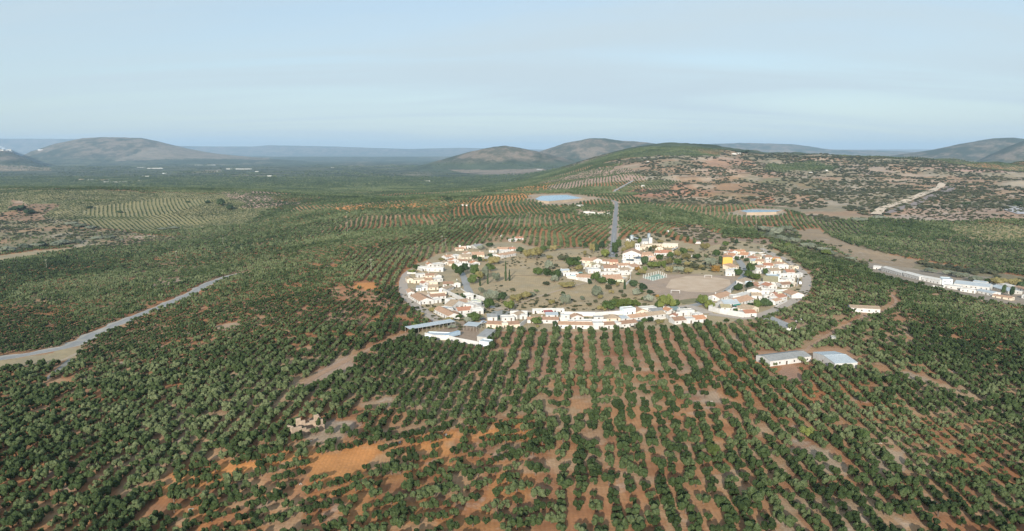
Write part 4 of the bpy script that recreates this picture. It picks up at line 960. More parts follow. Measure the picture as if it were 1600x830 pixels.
    if win and h > 1.8:
        n = max(1, int(w / 4.2)); dk = int(rr.integers(n))
        for i in range(n):
            X = -hw + (i + .5 + rr.uniform(-.12, .12)) * w / n
            if w < 2.5: break
            if i == dk and not gdoor:
                link('door', DOOR, e, (X, -hd, .02))
            elif gdoor and i == dk: link('garage_door', GDOOR, e, (X, -hd, .02))
            else:
                wf = link('window', WFR, e, (X, -hd, min(1.1, h - 1.5))); link('pane', WIN, wf)
        for s in (-1, 1):
            if d > 5 and rr.random() < .7:
                wf = link('window', WFR, e, (s * hw, rr.uniform(-.25, .25) * d, min(1.1, h - 1.5)), s * pi / 2); link('pane', WIN, wf)
        if h > 5.2:
            for i in range(n):
                wf = link('window', WFR, e, (-hw + (i + .5) * w / n, -hd, 3.9)); link('pane', WIN, wf)
    if chim is None: chim = roof in 'LCH' and rr.random() < .5
    if chim: link('chimney', CHIM, e, (rr.uniform(-.3, .3) * w, (.18 if roof == 'L' else .3) * d, top - .25))
    pxm = (x0 + x1) / 2
    if what is None: what = '%s %s with %s roof' % ({'white': 'white', 'cream': 'cream', 'pink': 'pinkish', 'grey': 'grey', 'green': 'pale green', 'blue': 'pale blue', 'yellow': 'yellow'}[wc], name.replace('_', ' '), RN[rc])
    reg(e, what, where, pxm, cat, group or ('buildings ' + where))
    return e
def wall_line(pts, h, where, wc='white', th=.3, name='boundary_wall', what=None, tile=False):
    P = gp(pts); c = P.mean(0); zz = Z(*c); e = empty(name, (c[0], c[1], zz)); B = MB(); Cp = MB(); n = len(P)
    for i in range(n - 1):
        p, q = P[i] - c, P[i + 1] - c; t = (q - p) / np.hypot(*(q - p)); nn_ = np.array([-t[1], t[0]]) * th / 2
        p = p + t * (th / 2 + .01 if i else 0); q = q + t * th / 2 * (1 if i < n - 2 else 0)
        za, zb = Z(*(p + c)) - zz, Z(*(q + c)) - zz
        B.hexa([(*(p - nn_), za - .4), (*(q - nn_), zb - .4), (*(q + nn_), zb - .4), (*(p + nn_), za - .4)], [(*(p - nn_), za + h), (*(q - nn_), zb + h), (*(q + nn_), zb + h), (*(p + nn_), za + h)])
        m2 = nn_ * 1.3
        Cp.hexa([(*(p - m2), za + h + .004), (*(q - m2), zb + h + .004), (*(q + m2), zb + h + .004), (*(p + m2), za + h + .004)], [(*(p - m2), za + h + .12), (*(q - m2), zb + h + .12), (*(q + m2), zb + h + .12), (*(p + m2), za + h + .12)])
    B.build('wall_face', WM[wc], e); Cp.build('coping', WM[wc] if not tile else RM['terra'], e)
    reg(e, what or {'white': 'white', 'cream': 'cream', 'stone': 'stone'}.get(wc, wc) + ' boundary wall', where, float(np.mean([p[0] for p in pts])), 'wall', 'walls ' + where)
    return e
# ---- front row
FRW = 'in the front row'
for a in [
 (760, 512.5, 783.5, 513.5, 7, 3.4, 'L', 'brown', 'cream'), (784, 513.5, 794, 513.5, 6, 4.2, 'F', 'flat', 'cream'), (794.3, 513.5, 812, 512.5, 7, 3.3, 'L', 'brown', 'cream'),
 (762, 501.5, 777, 501, 6, 3.2, 'S', 'grey', 'white'), (784, 502.5, 804, 501.5, 7, 3.0, 'F', 'flat', 'white'), (797, 497.5, 808, 499, 10, 3.4, 'C', 'tan', 'white'),
 (824, 505, 836, 504.8, 6, 3, 'L', 'terra', 'white'), (837, 505.2, 873, 505.8, 6.5, 3.2, 'L', 'brown', 'white'), (872, 513.5, 926, 514.5, 7, 3.4, 'L', 'terra', 'white'),
 (926.5, 514.8, 943.5, 514.8, 8, 4.6, 'F', 'flat', 'white'), (944, 514.5, 962, 513.6, 7, 3.5, 'L', 'brown', 'white'), (962.3, 513.6, 970.5, 513, 7, 4.2, 'F', 'flat', 'white'), (971, 513, 996.5, 510, 7, 3.4, 'L', 'brown', 'white'),
 (832, 490.5, 882, 489.5, 4, 3.2, 'F', 'flat', 'white'), (893, 501, 912, 500.5, 8, 2.6, 'C', 'terra', 'white'), (928, 501, 943, 501, 6, 2.6, 'F', 'grey', 'white'), (948, 503, 970, 502, 10, 2.8, 'H', 'tan', 'cream'),
 (975, 493, 993, 491.5, 7, 5.4, 'F', 'flat', 'blue'), (995, 492.5, 1012, 491.5, 9, 2.8, 'C', 'terra', 'cream'), (985, 503, 1012, 499.5, 8, 3.2, 'L', 'terra', 'white'), (1012.5, 499.3, 1040, 495.8, 8, 3.2, 'L', 'tan', 'white'),
 (1002, 489.5, 1026, 488, 6, 4.2, 'F', 'flat', 'white'), (1044, 491.5, 1055, 489.5, 7, 3.2, 'C', 'orange', 'white'), (1062, 494, 1085, 493, 6, 4.4, 'F', 'flat', 'white'), (1046, 499, 1056, 500, 7, 3.4, 'C', 'red', 'white'),
 (1054, 507.5, 1072, 506, 8, 3.4, 'L', 'brown', 'white'), (1072.3, 506, 1086, 505.3, 7, 3.8, 'F', 'flat', 'white'), (1086.3, 505.2, 1104, 503.6, 9, 3.2, 'L', 'orange', 'white'), (1086, 497, 1098, 496, 6, 3.0, 'F', 'flat', 'white'),
 (812, 499, 824, 499, 5, 3.0, 'F', 'flat', 'white'), (876, 499, 890, 499, 5, 3.0, 'F', 'metal', 'white'), (1020, 492, 1040, 490, 6, 2.8, 'S', 'grey', 'white'), (853, 497, 872, 497, 5, 2.6, 'S', 'metal', 'white'),
 (888, 507, 925, 507, 4, 2.6, 'F', 'grey', 'white'), (971, 503, 985, 502, 5, 2.8, 'S', 'metal', 'white'),
 ]: bld(*a, where=FRW)
for p, h in [([(812.5, 512.5), (826, 502)], 3.0), ([(797, 492.5), (824, 492.5)], 3.2), ([(824, 492.5), (824, 503)], 2.8), ([(882, 493), (930, 494.5), (975, 491.5)], 3.0), ([(840, 501), (890, 502)], 2.6), ([(912, 503.5), (948, 504)], 2.4), ([(1026, 490), (1053, 486)], 2.8), ([(1041, 497), (1054, 507)], 2.8), ([(1085, 493), (1092, 498), (1104, 499)], 2.8), ([(1012, 503), (1040, 498)], 1.2), ([(1036, 484), (1062, 485.5)], 2.4), ([(868, 514), (868, 503)], 2.6), ([(1056, 494), (1062, 494)], 3)]:
    wall_line(p, h, FRW)
def canopy(x0, y0, x1, y1, d, h, mt, desc, where, tilt=.0, n=2):
    a = np.array(G(x0, y0)); b = np.array(G(x1, y1)); w = float(np.hypot(*(b - a)[:2])); ang = math.atan2(b[1] - a[1], b[0] - a[0])
    c = (a + b) / 2; e = empty('canopy', (c[0], c[1], c[2]), ang); B = MB(); t = tilt * d
    B.hexa([(-w / 2, 0, h), (w / 2, 0, h), (w / 2, d, h + t), (-w / 2, d, h + t)], [(-w / 2, 0, h + .12), (w / 2, 0, h + .12), (w / 2, d, h + t + .12), (-w / 2, d, h + t + .12)]); B.build('canopy_roof', mt, e)
    for i in range(n):
        X = -w / 2 + .2 + (w - .4) * i / max(n - 1, 1)
        for Y, hh in ((.2, h), (d - .2, h + t * (d - .2) / d)):
            q = MB(); q.tube((X, Y, -.2), (X, Y, hh - .005), .09, .09, 6); q.build('post', POST, e)
    reg(e, desc, where, (x0 + x1) / 2, 'canopy', 'canopies'); return e
TEAL = mat('teal_sheet', (.10, .27, .31), .1, .5); REDS = mat('red_sheet', (.42, .10, .08), .12, .4, kind='tile'); GRN = mat('green_netting', (.05, .30, .22), .1, .6)
canopy(835, 490.5, 844, 490.5, 5, 2.6, TEAL, 'teal canopy', FRW); canopy(852, 495.5, 866, 495, 8, 2.4, REDS, 'red corrugated canopy', FRW, .1, 3)
canopy(1052, 491.5, 1064, 491, 8, 3.2, mat('grey_green_sheet', (.22, .30, .30), .1, .5), 'grey green canopy', FRW, .12)
canopy(1152, 484.5, 1166, 482.5, 6, 2.8, GRN, 'green netting canopy', 'in the right arc of houses')
canopy(905, 430.5, 911, 430, 4, 2.6, mat('aqua_sheet', (.22, .50, .52), .1, .5), 'aqua canopy', 'among the central houses')
canopy(993, 507.6, 1003, 507, .01 + 4, 2.2, RM['grey'], 'small grey canopy', FRW)
# ---- left arc
LA = 'in the left arc of houses'
for a in [
 (636.5, 442.5, 646, 442, 13, 4.2, 'C', 'tan', 'cream'), (646, 443, 664, 442, 8, 3.4, 'F', 'tan', 'cream'), (652, 434, 665, 433, 6, 3.4, 'F', 'grey', 'white'), (665, 435, 681, 434.5, 7, 3.2, 'L', 'brown', 'cream'), (681, 436.5, 690, 436, 10, 4.0, 'C', 'tan', 'white'),
 (664, 442.5, 677, 441.5, 8, 3.0, 'L', 'terra', 'cream'), (678, 441, 692, 440, 8, 3.0, 'F', 'flat', 'white'), (692, 449, 709, 449, 8, 3.4, 'L', 'brown', 'white'), (709.3, 449.5, 719.5, 449, 13, 4.4, 'C', 'olive', 'white'),
 (637.5, 463, 648, 462.5, 14, 3.6, 'C', 'terra', 'white'), (650, 455, 658, 455, 6, 3.2, 'S', 'grey', 'blue'), (658, 454.5, 668.5, 454, 8, 3.6, 'F', 'flat', 'white'), (661, 447.5, 670, 446.5, 8, 3.0, 'C', 'red', 'white'), (670, 446, 684, 445.5, 6, 3.0, 'F', 'flat', 'cream'),
 (669, 453.5, 685, 453, 9, 2.8, 'L', 'tan', 'cream'), (685.5, 456, 696, 457, 15, 3.2, 'C', 'tan', 'white'), (670, 463, 698, 462.5, 4, 2.8, 'F', 'flat', 'cream'),
 (641, 467, 655.5, 476, 12, 3.2, 'L', 'terra', 'white'), (650, 463.5, 664, 467, 8, 3.0, 'L', 'tan', 'white'), (657, 476, 678, 474.5, 8, 2.6, 'F', 'grey', 'white'), (673, 468.5, 697, 466.5, 8, 2.8, 'L', 'brown', 'white'), (678, 474, 690, 473, 7, 2.8, 'F', 'flat', 'white'),
 (694, 482.5, 706, 484.5, 17, 3.2, 'L', 'tan', 'white'), (706, 482, 722, 480, 13, 3.4, 'F', 'flat', 'white'), (724, 481, 740, 483, 12, 3.2, 'F', 'flat', 'white'), (677.5, 488.5, 688, 494, 9, 3.4, 'L', 'terra', 'white'), (688, 494, 700.5, 500.5, 9, 3.6, 'L', 'terra', 'white'),
 (690, 488, 708, 487, 9, 2.6, 'F', 'metal', 'white'), (704, 497, 717, 494, 5, 2.8, 'S', 'brown', 'cream'), (716, 491.5, 738, 489.5, 9, 3.2, 'L', 'red', 'white'), (738, 492, 755, 490.5, 5, 4.2, 'F', 'flat', 'white'),
 (724, 478, 737, 476, 7, 2.8, 'S', 'terra', 'white'), (737, 478, 752, 475, 7, 3.0, 'F', 'flat', 'green'), (728, 469, 740, 468, 5, 3.4, 'F', 'flat', 'white'), (703, 474, 712, 472, 6, 3.0, 'F', 'flat', 'white'),
 (652, 421.5, 668, 424, 5, 3.8, 'F', 'flat', 'white'), (668, 424.3, 692.5, 425, 6, 4.4, 'F', 'flat', 'white'), (668, 417.5, 677, 417, 10, 3.2, 'C', 'orange', 'white'), (677, 418, 693, 416, 8, 3.4, 'F', 'flat', 'white'), (693.5, 414.5, 702, 414, 10, 3.0, 'C', 'tan', 'white'), (702, 416, 711, 415.5, 10, 3.0, 'L', 'terra', 'cream'),
 (704, 411, 717, 410, 9, 3.0, 'C', 'orange', 'white'), (697, 405.5, 710, 404, 9, 3.0, 'L', 'terra', 'white'), (711, 405, 721, 403.5, 10, 4.0, 'F', 'flat', 'white'), (709, 418, 733, 417.5, 7, 3.8, 'F', 'flat', 'white'), (718, 412, 731, 411.5, 8, 3.0, 'L', 'brown', 'white'), (722, 406, 737, 405, 14, 3.2, 'L', 'tan', 'cream'), (737, 415, 750, 414, 9, 2.8, 'C', 'orange', 'white'),
 (738, 402.5, 757, 402, 14, 3.2, 'L', 'terra', 'cream'), (727, 400, 738, 399, 8, 3.2, 'C', 'terra', 'white'), (766, 402.5, 781, 404.5, 6, 4.0, 'F', 'flat', 'white'), (781, 404.5, 806.5, 399.5, 9, 3.8, 'L', 'terra', 'white'), (764, 394.5, 776, 395, 8, 3.6, 'L', 'tan', 'white'), (776, 393, 793, 393.5, 10, 3.4, 'L', 'terra', 'white'), (784, 396.5, 798, 395.5, 7, 3.8, 'F', 'flat', 'white'), (794, 392.5, 806, 392, 8, 3.0, 'L', 'red', 'white'),
 (797, 378, 807, 377.5, 7, 3.2, 'F', 'flat', 'white'), (806, 375.5, 818, 375, 8, 3.2, 'L', 'red', 'white'), (712, 392, 725, 391.5, 8, 2.4, 'L', 'terra', 'cream'), (717, 388.5, 720, 388.5, 3, 4.0, 'F', 'flat', 'white'), (720.3, 389.5, 728, 389.5, 6, 3.0, 'F', 'flat', 'pink'), (728.5, 388.5, 736, 388.5, 6, 2.8, 'F', 'flat', 'white'), (743, 389, 756, 387.5, 12, 3.0, 'L', 'grey', 'grey'),
 ]: bld(*a, where=LA)
for p, h in [([(690, 455.5), (722, 471), (756, 488)], 3.4), ([(756, 488), (755, 491.5)], 3.2), ([(724, 463.5), (734, 463), (758, 471), (756, 478)], 3.2), ([(638, 465), (641, 466.5)], 3), ([(657, 477), (656, 471)], 2.6), ([(717, 497), (728, 495), (739, 493)], 2.6), ([(720, 452), (745, 468)], .8), ([(636, 428), (650, 428)], 1.4), ([(700, 485), (716, 492)], 2.4), ([(664, 468), (673, 469)], 2.6), ([(660, 424.5), (652, 421)], 2.8), ([(757, 405), (766, 403)], 2.4), ([(733, 418), (748, 414)], 2.4), ([(648, 463.5), (670, 464)], 2.4)]:
    wall_line(p, h, LA)
# ---- centre
CC = 'among the central houses'
for a in [
 (905, 410.5, 926, 412, 12, 3.4, 'L', 'terra', 'cream'), (927, 412, 941, 411.5, 12, 4.4, 'C', 'terra', 'white'), (941, 412, 952, 412.5, 9, 3.2, 'L', 'brown', 'white'), (914, 417, 926, 417, 6, 3.4, 'F', 'flat', 'cream'), (927, 418.5, 938, 418, 12, 3.2, 'C', 'olive', 'white'), (953, 413.5, 966, 413.5, 11, 3.2, 'L', 'red', 'pink'), (944, 423.5, 966, 423, 12, 3.4, 'L', 'brown', 'white'), (919, 427.5, 938.5, 427, 12, 4.4, 'F', 'flat', 'white'),
 (966, 418.5, 985, 418.5, 9, 3.0, 'L', 'terra', 'white'), (938.5, 431.5, 960, 430.5, 5, 3.4, 'F', 'flat', 'white'), (946, 442.5, 974, 441, 17, 3.4, 'L', 'terra', 'green'), (974.2, 441, 981, 437.5, 10, 3.2, 'F', 'flat', 'cream'), (900, 437.5, 922, 438.5, 10, 3.2, 'L', 'terra', 'white'), (872, 427, 890, 426, 6, 2.6, 'L', 'metal', 'cream'), (880, 431.5, 904, 431, 6, 3.0, 'F', 'flat', 'white'), (966, 431, 983, 430, 6, 3.2, 'F', 'flat', 'white'), (971, 426, 986, 425, 7, 2.8, 'S', 'tan', 'white'),
 (988, 421, 1001, 419.5, 8, 3.0, 'S', 'terra', 'white'),
 (1005, 402.5, 1021, 401, 11, 3.4, 'L', 'terra', 'pink'), (973, 413.5, 1003, 413.5, 10, 4.6, 'F', 'flat', 'white'), (1003, 411, 1014, 408, 10, 3.8, 'F', 'flat', 'white'), (1013.5, 408, 1026, 406.5, 9, 4.2, 'F', 'flat', 'pink'), (1009, 387.5, 1034, 385.5, 9, 3.8, 'F', 'tan', 'cream'), (1034.5, 386.5, 1059, 387.5, 10, 4.8, 'F', 'flat', 'cream'), (1022, 399, 1034, 400, 10, 3.8, 'L', 'red', 'white'), (1034.3, 400, 1046, 399.5, 13, 4.2, 'L', 'red', 'white'), (1047, 398.5, 1054, 397.5, 9, 3.6, 'C', 'orange', 'cream'),
 (1024, 391, 1036, 391, 9, 3.2, 'C', 'terra', 'cream'), (1004, 382, 1017, 381.5, 15, 4.6, 'L', 'grey', 'white'), (1000, 391, 1008, 390.5, 8, 3.6, 'F', 'terra', 'cream'), (1086, 381, 1095, 381, 4, 2, 'F', 'flat', 'white'), (979, 377.5, 983, 377.5, 4, 3, 'F', 'flat', 'white'), (1070, 402, 1082, 401.5, 5, 1.6, 'F', 'flat', 'white'),
 ]: bld(*a, where=CC)
for p, h in [([(886, 435), (900, 437), (919, 441.5)], 2.8), ([(960, 431), (985, 429)], 2.8), ([(904, 420), (914, 421), (919, 424)], 2.4), ([(904, 412), (914, 417)], 2.6), ([(985, 437), (986, 428)], 2.8), ([(978, 446), (985, 440)], 2.2), ([(868, 429), (880, 427)], 2.2), ([(1059, 388), (1050, 392)], 2.2), ([(966, 425), (988, 424)], 2.4)]:
    wall_line(p, h, CC)
# church with its bell tower
ch_ = bld(972.5, 405, 1001, 406, 22, 6.2, 'C', 'terra', 'white', where=CC, name='church', what='white gabled church', cat='church', pitch=.38, chim=False)
t_ = bld(992.5, 401.5, 999.5, 401.5, 5, 14.5, 'F', 'flat', 'white', where=CC, name='bell_tower', what='tall white bell tower with slotted belfry', cat='tower', win=False)
for i in (-1, 1):
    b = MB(); b.box(i * 1.1 - .45, i * 1.1 + .45, -.06, .02, 0, 2.6); b.build('belfry_opening', GLASS, t_, (0, -2.5, 11.3))
b = MB(); b.tube((0, 0, 0), (0, 0, 2.2), .05, .05, 6); b.box(-.45, .45, -.05, .05, 1.5, 1.62); b.build('cross', SHUT, t_, (0, 0, 15))
tw = bld(1014, 383, 1019, 383, 4, 9, 'F', 'flat', 'white', where=CC, name='white_tower', what='slim white tower beside the water tank', cat='tower', win=False)
def tank(px, py, desc, h, r):
    p = G(px, py); e = empty('water_tank', p); B = MB(); B.tube((0, 0, h - 5), (0, 0, h), r, r, 14); B.tube((0, 0, h), (0, 0, h + 1.0), r, .2, 14); B.tube((0, 0, h - 6.4), (0, 0, h - 5), .5, r, 14); B.build('tank', STEEL, e)
    for k in range(4):
        a = k * pi / 2 + .7; q = MB(); q.tube((cos(a) * r * 1.1, sin(a) * r * 1.1, -.3), (cos(a) * r * .8, sin(a) * r * .8, h - 5), .12, .12, 6); q.build('leg', STEEL, e)
    reg(e, desc, CC, px, 'water tank'); return e
tank(1013.5, 380, 'silver tank on legs', 12.5, 2.4); tk = tank(987, 376.5, 'low silver hopper', 7.4, 2.8)
p = G(990, 377); e = empty('conveyor', p); B = MB(); B.tube((0, 0, 5.5), (13, 2, 1.0), .7, .7, 8); B.build('conveyor_belt', STEEL, e)
for k in range(3):
    q = MB(); q.tube((2 + k * 4.2, .3 + .6 * k, -.3), (2 + k * 4.2, .3 + .6 * k, 4.0 - 1.4 * k), .12, .12, 6); q.build('leg', STEEL, e)
reg(e, 'slanting grey conveyor beside the silver hopper', CC, 992, 'conveyor')
for (x0, y0, x1, y1) in [(978, 409, 990, 409.5), (994, 406, 1004, 404.5)]: canopy(x0, y0 + 5, x1, y1 + 5, 5, 5.2, SOLAR, 'dark awning over the white roof', CC, .1)
# ---- right arc
RA = 'in the right arc of houses'
for a in [
 (1131, 402.5, 1145, 404.5, 12, 3.6, 'L', 'orange', 'white'), (1143.5, 407, 1155, 406, 14, 4.4, 'C', 'orange', 'white'), (1143, 397.5, 1153, 397, 9, 3.4, 'C', 'red', 'white'), (1155, 402, 1168, 403, 13, 3.4, 'L', 'orange', 'white'), (1150, 396.5, 1165, 396, 8, 3.0, 'L', 'orange', 'cream'), (1168, 398.5, 1181, 399.5, 8, 3.4, 'F', 'flat', 'white'), (1165, 405.5, 1177, 407.5, 10, 3.2, 'H', 'red', 'white'), (1172, 411, 1179, 412, 7, 3.0, 'S', 'metal', 'green'),
 (1176, 404.5, 1190, 405, 10, 3.2, 'L', 'tan', 'cream'), (1180, 412, 1193, 413, 10, 3.4, 'L', 'terra', 'cream'), (1186, 402, 1197, 402.5, 7, 3.0, 'F', 'flat', 'white'), (1196, 405.5, 1207, 405.5, 9, 3.0, 'L', 'brown', 'white'), (1192, 411, 1205, 410.5, 8, 3.0, 'F', 'metal', 'white'), (1207, 407, 1215, 408, 7, 3.0, 'L', 'orange', 'yellow'), (1214, 410, 1222, 410, 7, 3.2, 'F', 'flat', 'cream'),
 (1185, 418, 1195, 418, 7, 2.8, 'F', 'flat', 'white'), (1193, 418.5, 1208, 419, 10, 3.0, 'L', 'red', 'white'), (1208, 416, 1221, 418, 10, 3.2, 'L', 'terra', 'cream'), (1216, 420.5, 1232, 420, 7, 4.2, 'F', 'flat', 'white'), (1232, 419, 1240, 421, 6, 3, 'F', 'tan', 'cream'), (1204, 428, 1220, 427.5, 10, 3.6, 'L', 'tan', 'white'), (1198, 426.5, 1206, 427.5, 8, 3.0, 'C', 'brown', 'white'), (1181.5, 428, 1192, 427.5, 8, 3.6, 'F', 'flat', 'white'), (1185, 422, 1196, 421, 6, 3.0, 'S', 'terra', 'white'),
 (1229, 430, 1242, 430, 10, 3.4, 'L', 'red', 'white'), (1218, 434.5, 1240, 434, 6, 3.8, 'F', 'flat', 'white'), (1240.5, 433.5, 1247.5, 434.5, 9, 4.0, 'F', 'flat', 'white'), (1200, 436, 1218, 436.5, 12, 3.0, 'F', 'metal', 'blue'), (1192, 443.5, 1215, 445, 15, 2.8, 'S', 'olive', 'white'), (1228, 441, 1242, 440, 7, 3.2, 'F', 'flat', 'white'),
 (1222, 450, 1238, 449, 8, 3.4, 'L', 'brown', 'white'), (1238, 449, 1244.5, 447, 9, 3.4, 'F', 'flat', 'cream'), (1200, 452.5, 1214, 451.5, 10, 3.4, 'C', 'red', 'white'), (1190, 449, 1200, 448, 8, 3.4, 'F', 'flat', 'white'), (1167, 459.5, 1189, 461, 10, 4.2, 'C', 'tan', 'white'), (1183, 453, 1192, 452.5, 8, 3.0, 'C', 'red', 'white'), (1170, 446.5, 1178, 446, 6, 3, 'F', 'blue', 'blue'), (1176, 448.5, 1186, 448.5, 7, 3, 'L', 'brown', 'green'), (1160, 445.5, 1174, 441, 6, 3.0, 'S', 'tan', 'white'),
 (1188, 460.5, 1202, 461, 7, 4.0, 'F', 'flat', 'white'), (1203, 463.5, 1211, 464.5, 7, 3.0, 'C', 'red', 'white'), (1194, 467.5, 1204, 467, 6, 3.2, 'F', 'flat', 'white'), (1206, 458, 1214, 457, 6, 2.6, 'F', 'flat', 'white'), (1222, 461, 1237, 466.5, 11, 3.4, 'L', 'terra', 'white'), (1212, 462, 1222, 462.5, 7, 3, 'F', 'flat', 'green'), (1217, 471.5, 1229.5, 469, 9, 3.8, 'L', 'red', 'white'), (1200.5, 475, 1211, 477, 9, 3.8, 'C', 'terra', 'white'), (1211, 477, 1219, 472.5, 8, 3.4, 'F', 'flat', 'white'),
 (1174, 466.5, 1190, 467, 8, 3.2, 'L', 'tan', 'white'), (1154, 478.5, 1178, 472, 12, 3.2, 'L', 'terra', 'white'), (1124, 471.5, 1144, 465, 11, 3.2, 'L', 'terra', 'white'), (1145, 469.5, 1157, 469, 7, 3.8, 'F', 'flat', 'white'), (1157, 468, 1173, 462.5, 6, 3.4, 'F', 'flat', 'white'), (1126, 486, 1142, 486.5, 9, 3.2, 'L', 'olive', 'white'), (1132, 480, 1156, 479, 12, 2.8, 'L', 'metal', 'white'),
 (1156, 492, 1164, 496, 9, 3.6, 'C', 'red', 'white'), (1164.5, 496, 1172, 491, 7, 3.0, 'F', 'flat', 'white'), (1172.5, 491, 1185.5, 487, 11, 3.4, 'C', 'tan', 'cream'), (1142, 488, 1150, 489, 5, 3.0, 'F', 'flat', 'white'), (1160, 487.5, 1170, 486, 6, 2.8, 'S', 'terra', 'white'),
 ]: bld(*a, where=RA)
for p, h in [([(1107, 472), (1142, 459.5)], 3.8), ([(1107, 472), (1107.5, 476)], 3.2), ([(1107, 485.5), (1124, 490), (1145, 493.5), (1162, 496.5)], 3.8), ([(1107, 485.5), (1138, 473.5)], 3.6), ([(1212, 480), (1230, 471)], 1.2), ([(1245, 448), (1248, 436)], 2.4), ([(1222, 447), (1200, 446.5)], 2.2), ([(1165, 398), (1195, 395.5), (1212, 402), (1232, 412), (1250, 428)], 1.6), ([(1155, 443), (1137, 457)], 1.6), ([(1205, 440), (1222, 441), (1240, 443)], 2.4), ([(1214, 457), (1232, 456)], 2.4), ([(1130, 396), (1150, 393.5)], 2), ([(1186, 469), (1200, 470)], 2.2), ([(1192, 455), (1212, 456)], 2.6)]:
    wall_line(p, h, RA)
bld(1129, 416, 1144.2, 416.5, 14, 9.4, 'C', 'terra', 'yellow', where=RA, name='hall', what='tall bright yellow hall with blank gable', cat='hall', win=False, pitch=.12, chim=False)
bld(1142, 422, 1154, 420, 10, 3.2, 'S', 'terra', 'cream', where=RA)
bld(1133.5, 431, 1148, 431.5, 7, 3.6, 'F', 'flat', 'white', where=RA); bld(1139.5, 428, 1153, 426, 5, 4.2, 'F', 'metal', 'white', where=RA)
# ---- farmyards and sheds among the orchards
bld(1203, 573, 1267, 564.5, 12, 3.8, 'L', 'grey', 'white', where='in the lower right orchards', name='warehouse', what='long white warehouse with weathered grey roof', cat='warehouse', chim=False, pitch=.22)
bld(1304, 577, 1339, 576, 22, 4.3, 'L', 'metal', 'white', where='in the lower right orchards', name='barn', what='square pale blue roofed barn', cat='barn', chim=False, pitch=.12)
bld(1284, 566, 1298, 568, 12, 3.2, 'F', 'grey', 'grey', where='in the lower right orchards', name='lean_to_shed', what='low grey lean-to between warehouse and barn', cat='shed', win=False)
bld(1328, 487, 1375, 490.5, 9, 4.0, 'L', 'tan', 'white', where='beside the red orchard track', name='shed', what='long white shed with tan roof', cat='shed', chim=False, pitch=.25)
bld(1193, 501, 1229, 517, 7, 2.2, 'S', 'grey', 'white', where='below the right bend of the ring road', name='shed', what='long sloping grey roofed shed', cat='shed', chim=False, pitch=.16)
bld(1243, 503, 1248, 504, 4, 1.8, 'F', 'flat', 'white', where='below the right bend of the ring road', name='hut', what='tiny pale hut', cat='hut', win=False)
bld(1299, 534, 1306, 534.5, 5, 2.8, 'F', 'grey', 'grey', where='in the lower right orchards', name='hut', what='small grey hut half hidden by olive trees', cat='hut', win=False)
fy = 'at the walled farmyard below the left arc'
bld(745.5, 533, 760.5, 534.5, 16, 3.8, 'S', 'grey', 'grey', where=fy, name='shed', what='square concrete roofed shed', cat='shed', win=False, pitch=.12)
bld(748.5, 541, 763.5, 543, 6, 3.6, 'F', 'metal', 'blue', where=fy, name='shed', what='pale blue flat shed', cat='shed', win=False)
wall_line([(664, 527), (680, 531), (702, 531.5), (714, 535), (748, 541.5)], 3.0, fy)
canopy(640.5, 522.5, 712, 511, 7, 3.6, RM['metal'], 'very long grey metal canopy on posts', fy, .06, 12)
canopy(724, 516.5, 745, 518.5, 9, 3.6, RM['metal'], 'short grey metal canopy', fy, .05, 5)
WT = mat('white_tarpaulin', (.74, .76, .78), .06, .4)
p = G(686, 528); q = G(702, 530)
e = bld(664, 529, 700, 531, 9, 2.4, 'F', 'metal', 'blue', where=fy, name='greenhouse', what='low white plastic covered shelter', cat='shelter', win=False)
# ---- right hand sheds by the streambed
rs = 'by the right streambed'
for a in [(1364, 420, 1376, 422, 10, 3.6, 'L', 'flat', 'white'), (1376.5, 423.5, 1408, 431.5, 10, 5.4, 'L', 'flat', 'white'), (1410, 432, 1436, 438, 10, 5.4, 'L', 'flat', 'white'), (1439.5, 438.5, 1468, 444.5, 10, 5.4, 'L', 'flat', 'white'),
          (1472, 445, 1488, 447, 14, 6.5, 'F', 'metal', 'blue'), (1474, 449, 1500, 454, 10, 3.6, 'F', 'flat', 'white'), (1490, 446, 1545, 455, 20, 4.2, 'L', 'metal', 'white'), (1500, 455, 1524, 459, 8, 3.4, 'F', 'flat', 'white'), (1524, 457, 1550, 463, 12, 3.4, 'L', 'metal', 'white'), (1546, 450, 1575, 459, 14, 3.4, 'L', 'metal', 'grey'), (1520, 443, 1540, 446, 8, 3.4, 'L', 'metal', 'white'), (1556, 446, 1582, 452, 9, 3.2, 'L', 'flat', 'white'), (1584, 452, 1610, 458, 9, 3.2, 'L', 'terra', 'white'), (1550, 464, 1580, 470, 8, 2.6, 'L', 'terra', 'cream'), (1596, 466, 1620, 470, 10, 3.2, 'L', 'flat', 'white')]:
    bld(*a, where=rs, name='shed', cat='shed', pitch=.2, chim=False)
wall_line([(1457, 449), (1475, 452)], 2.0, rs)
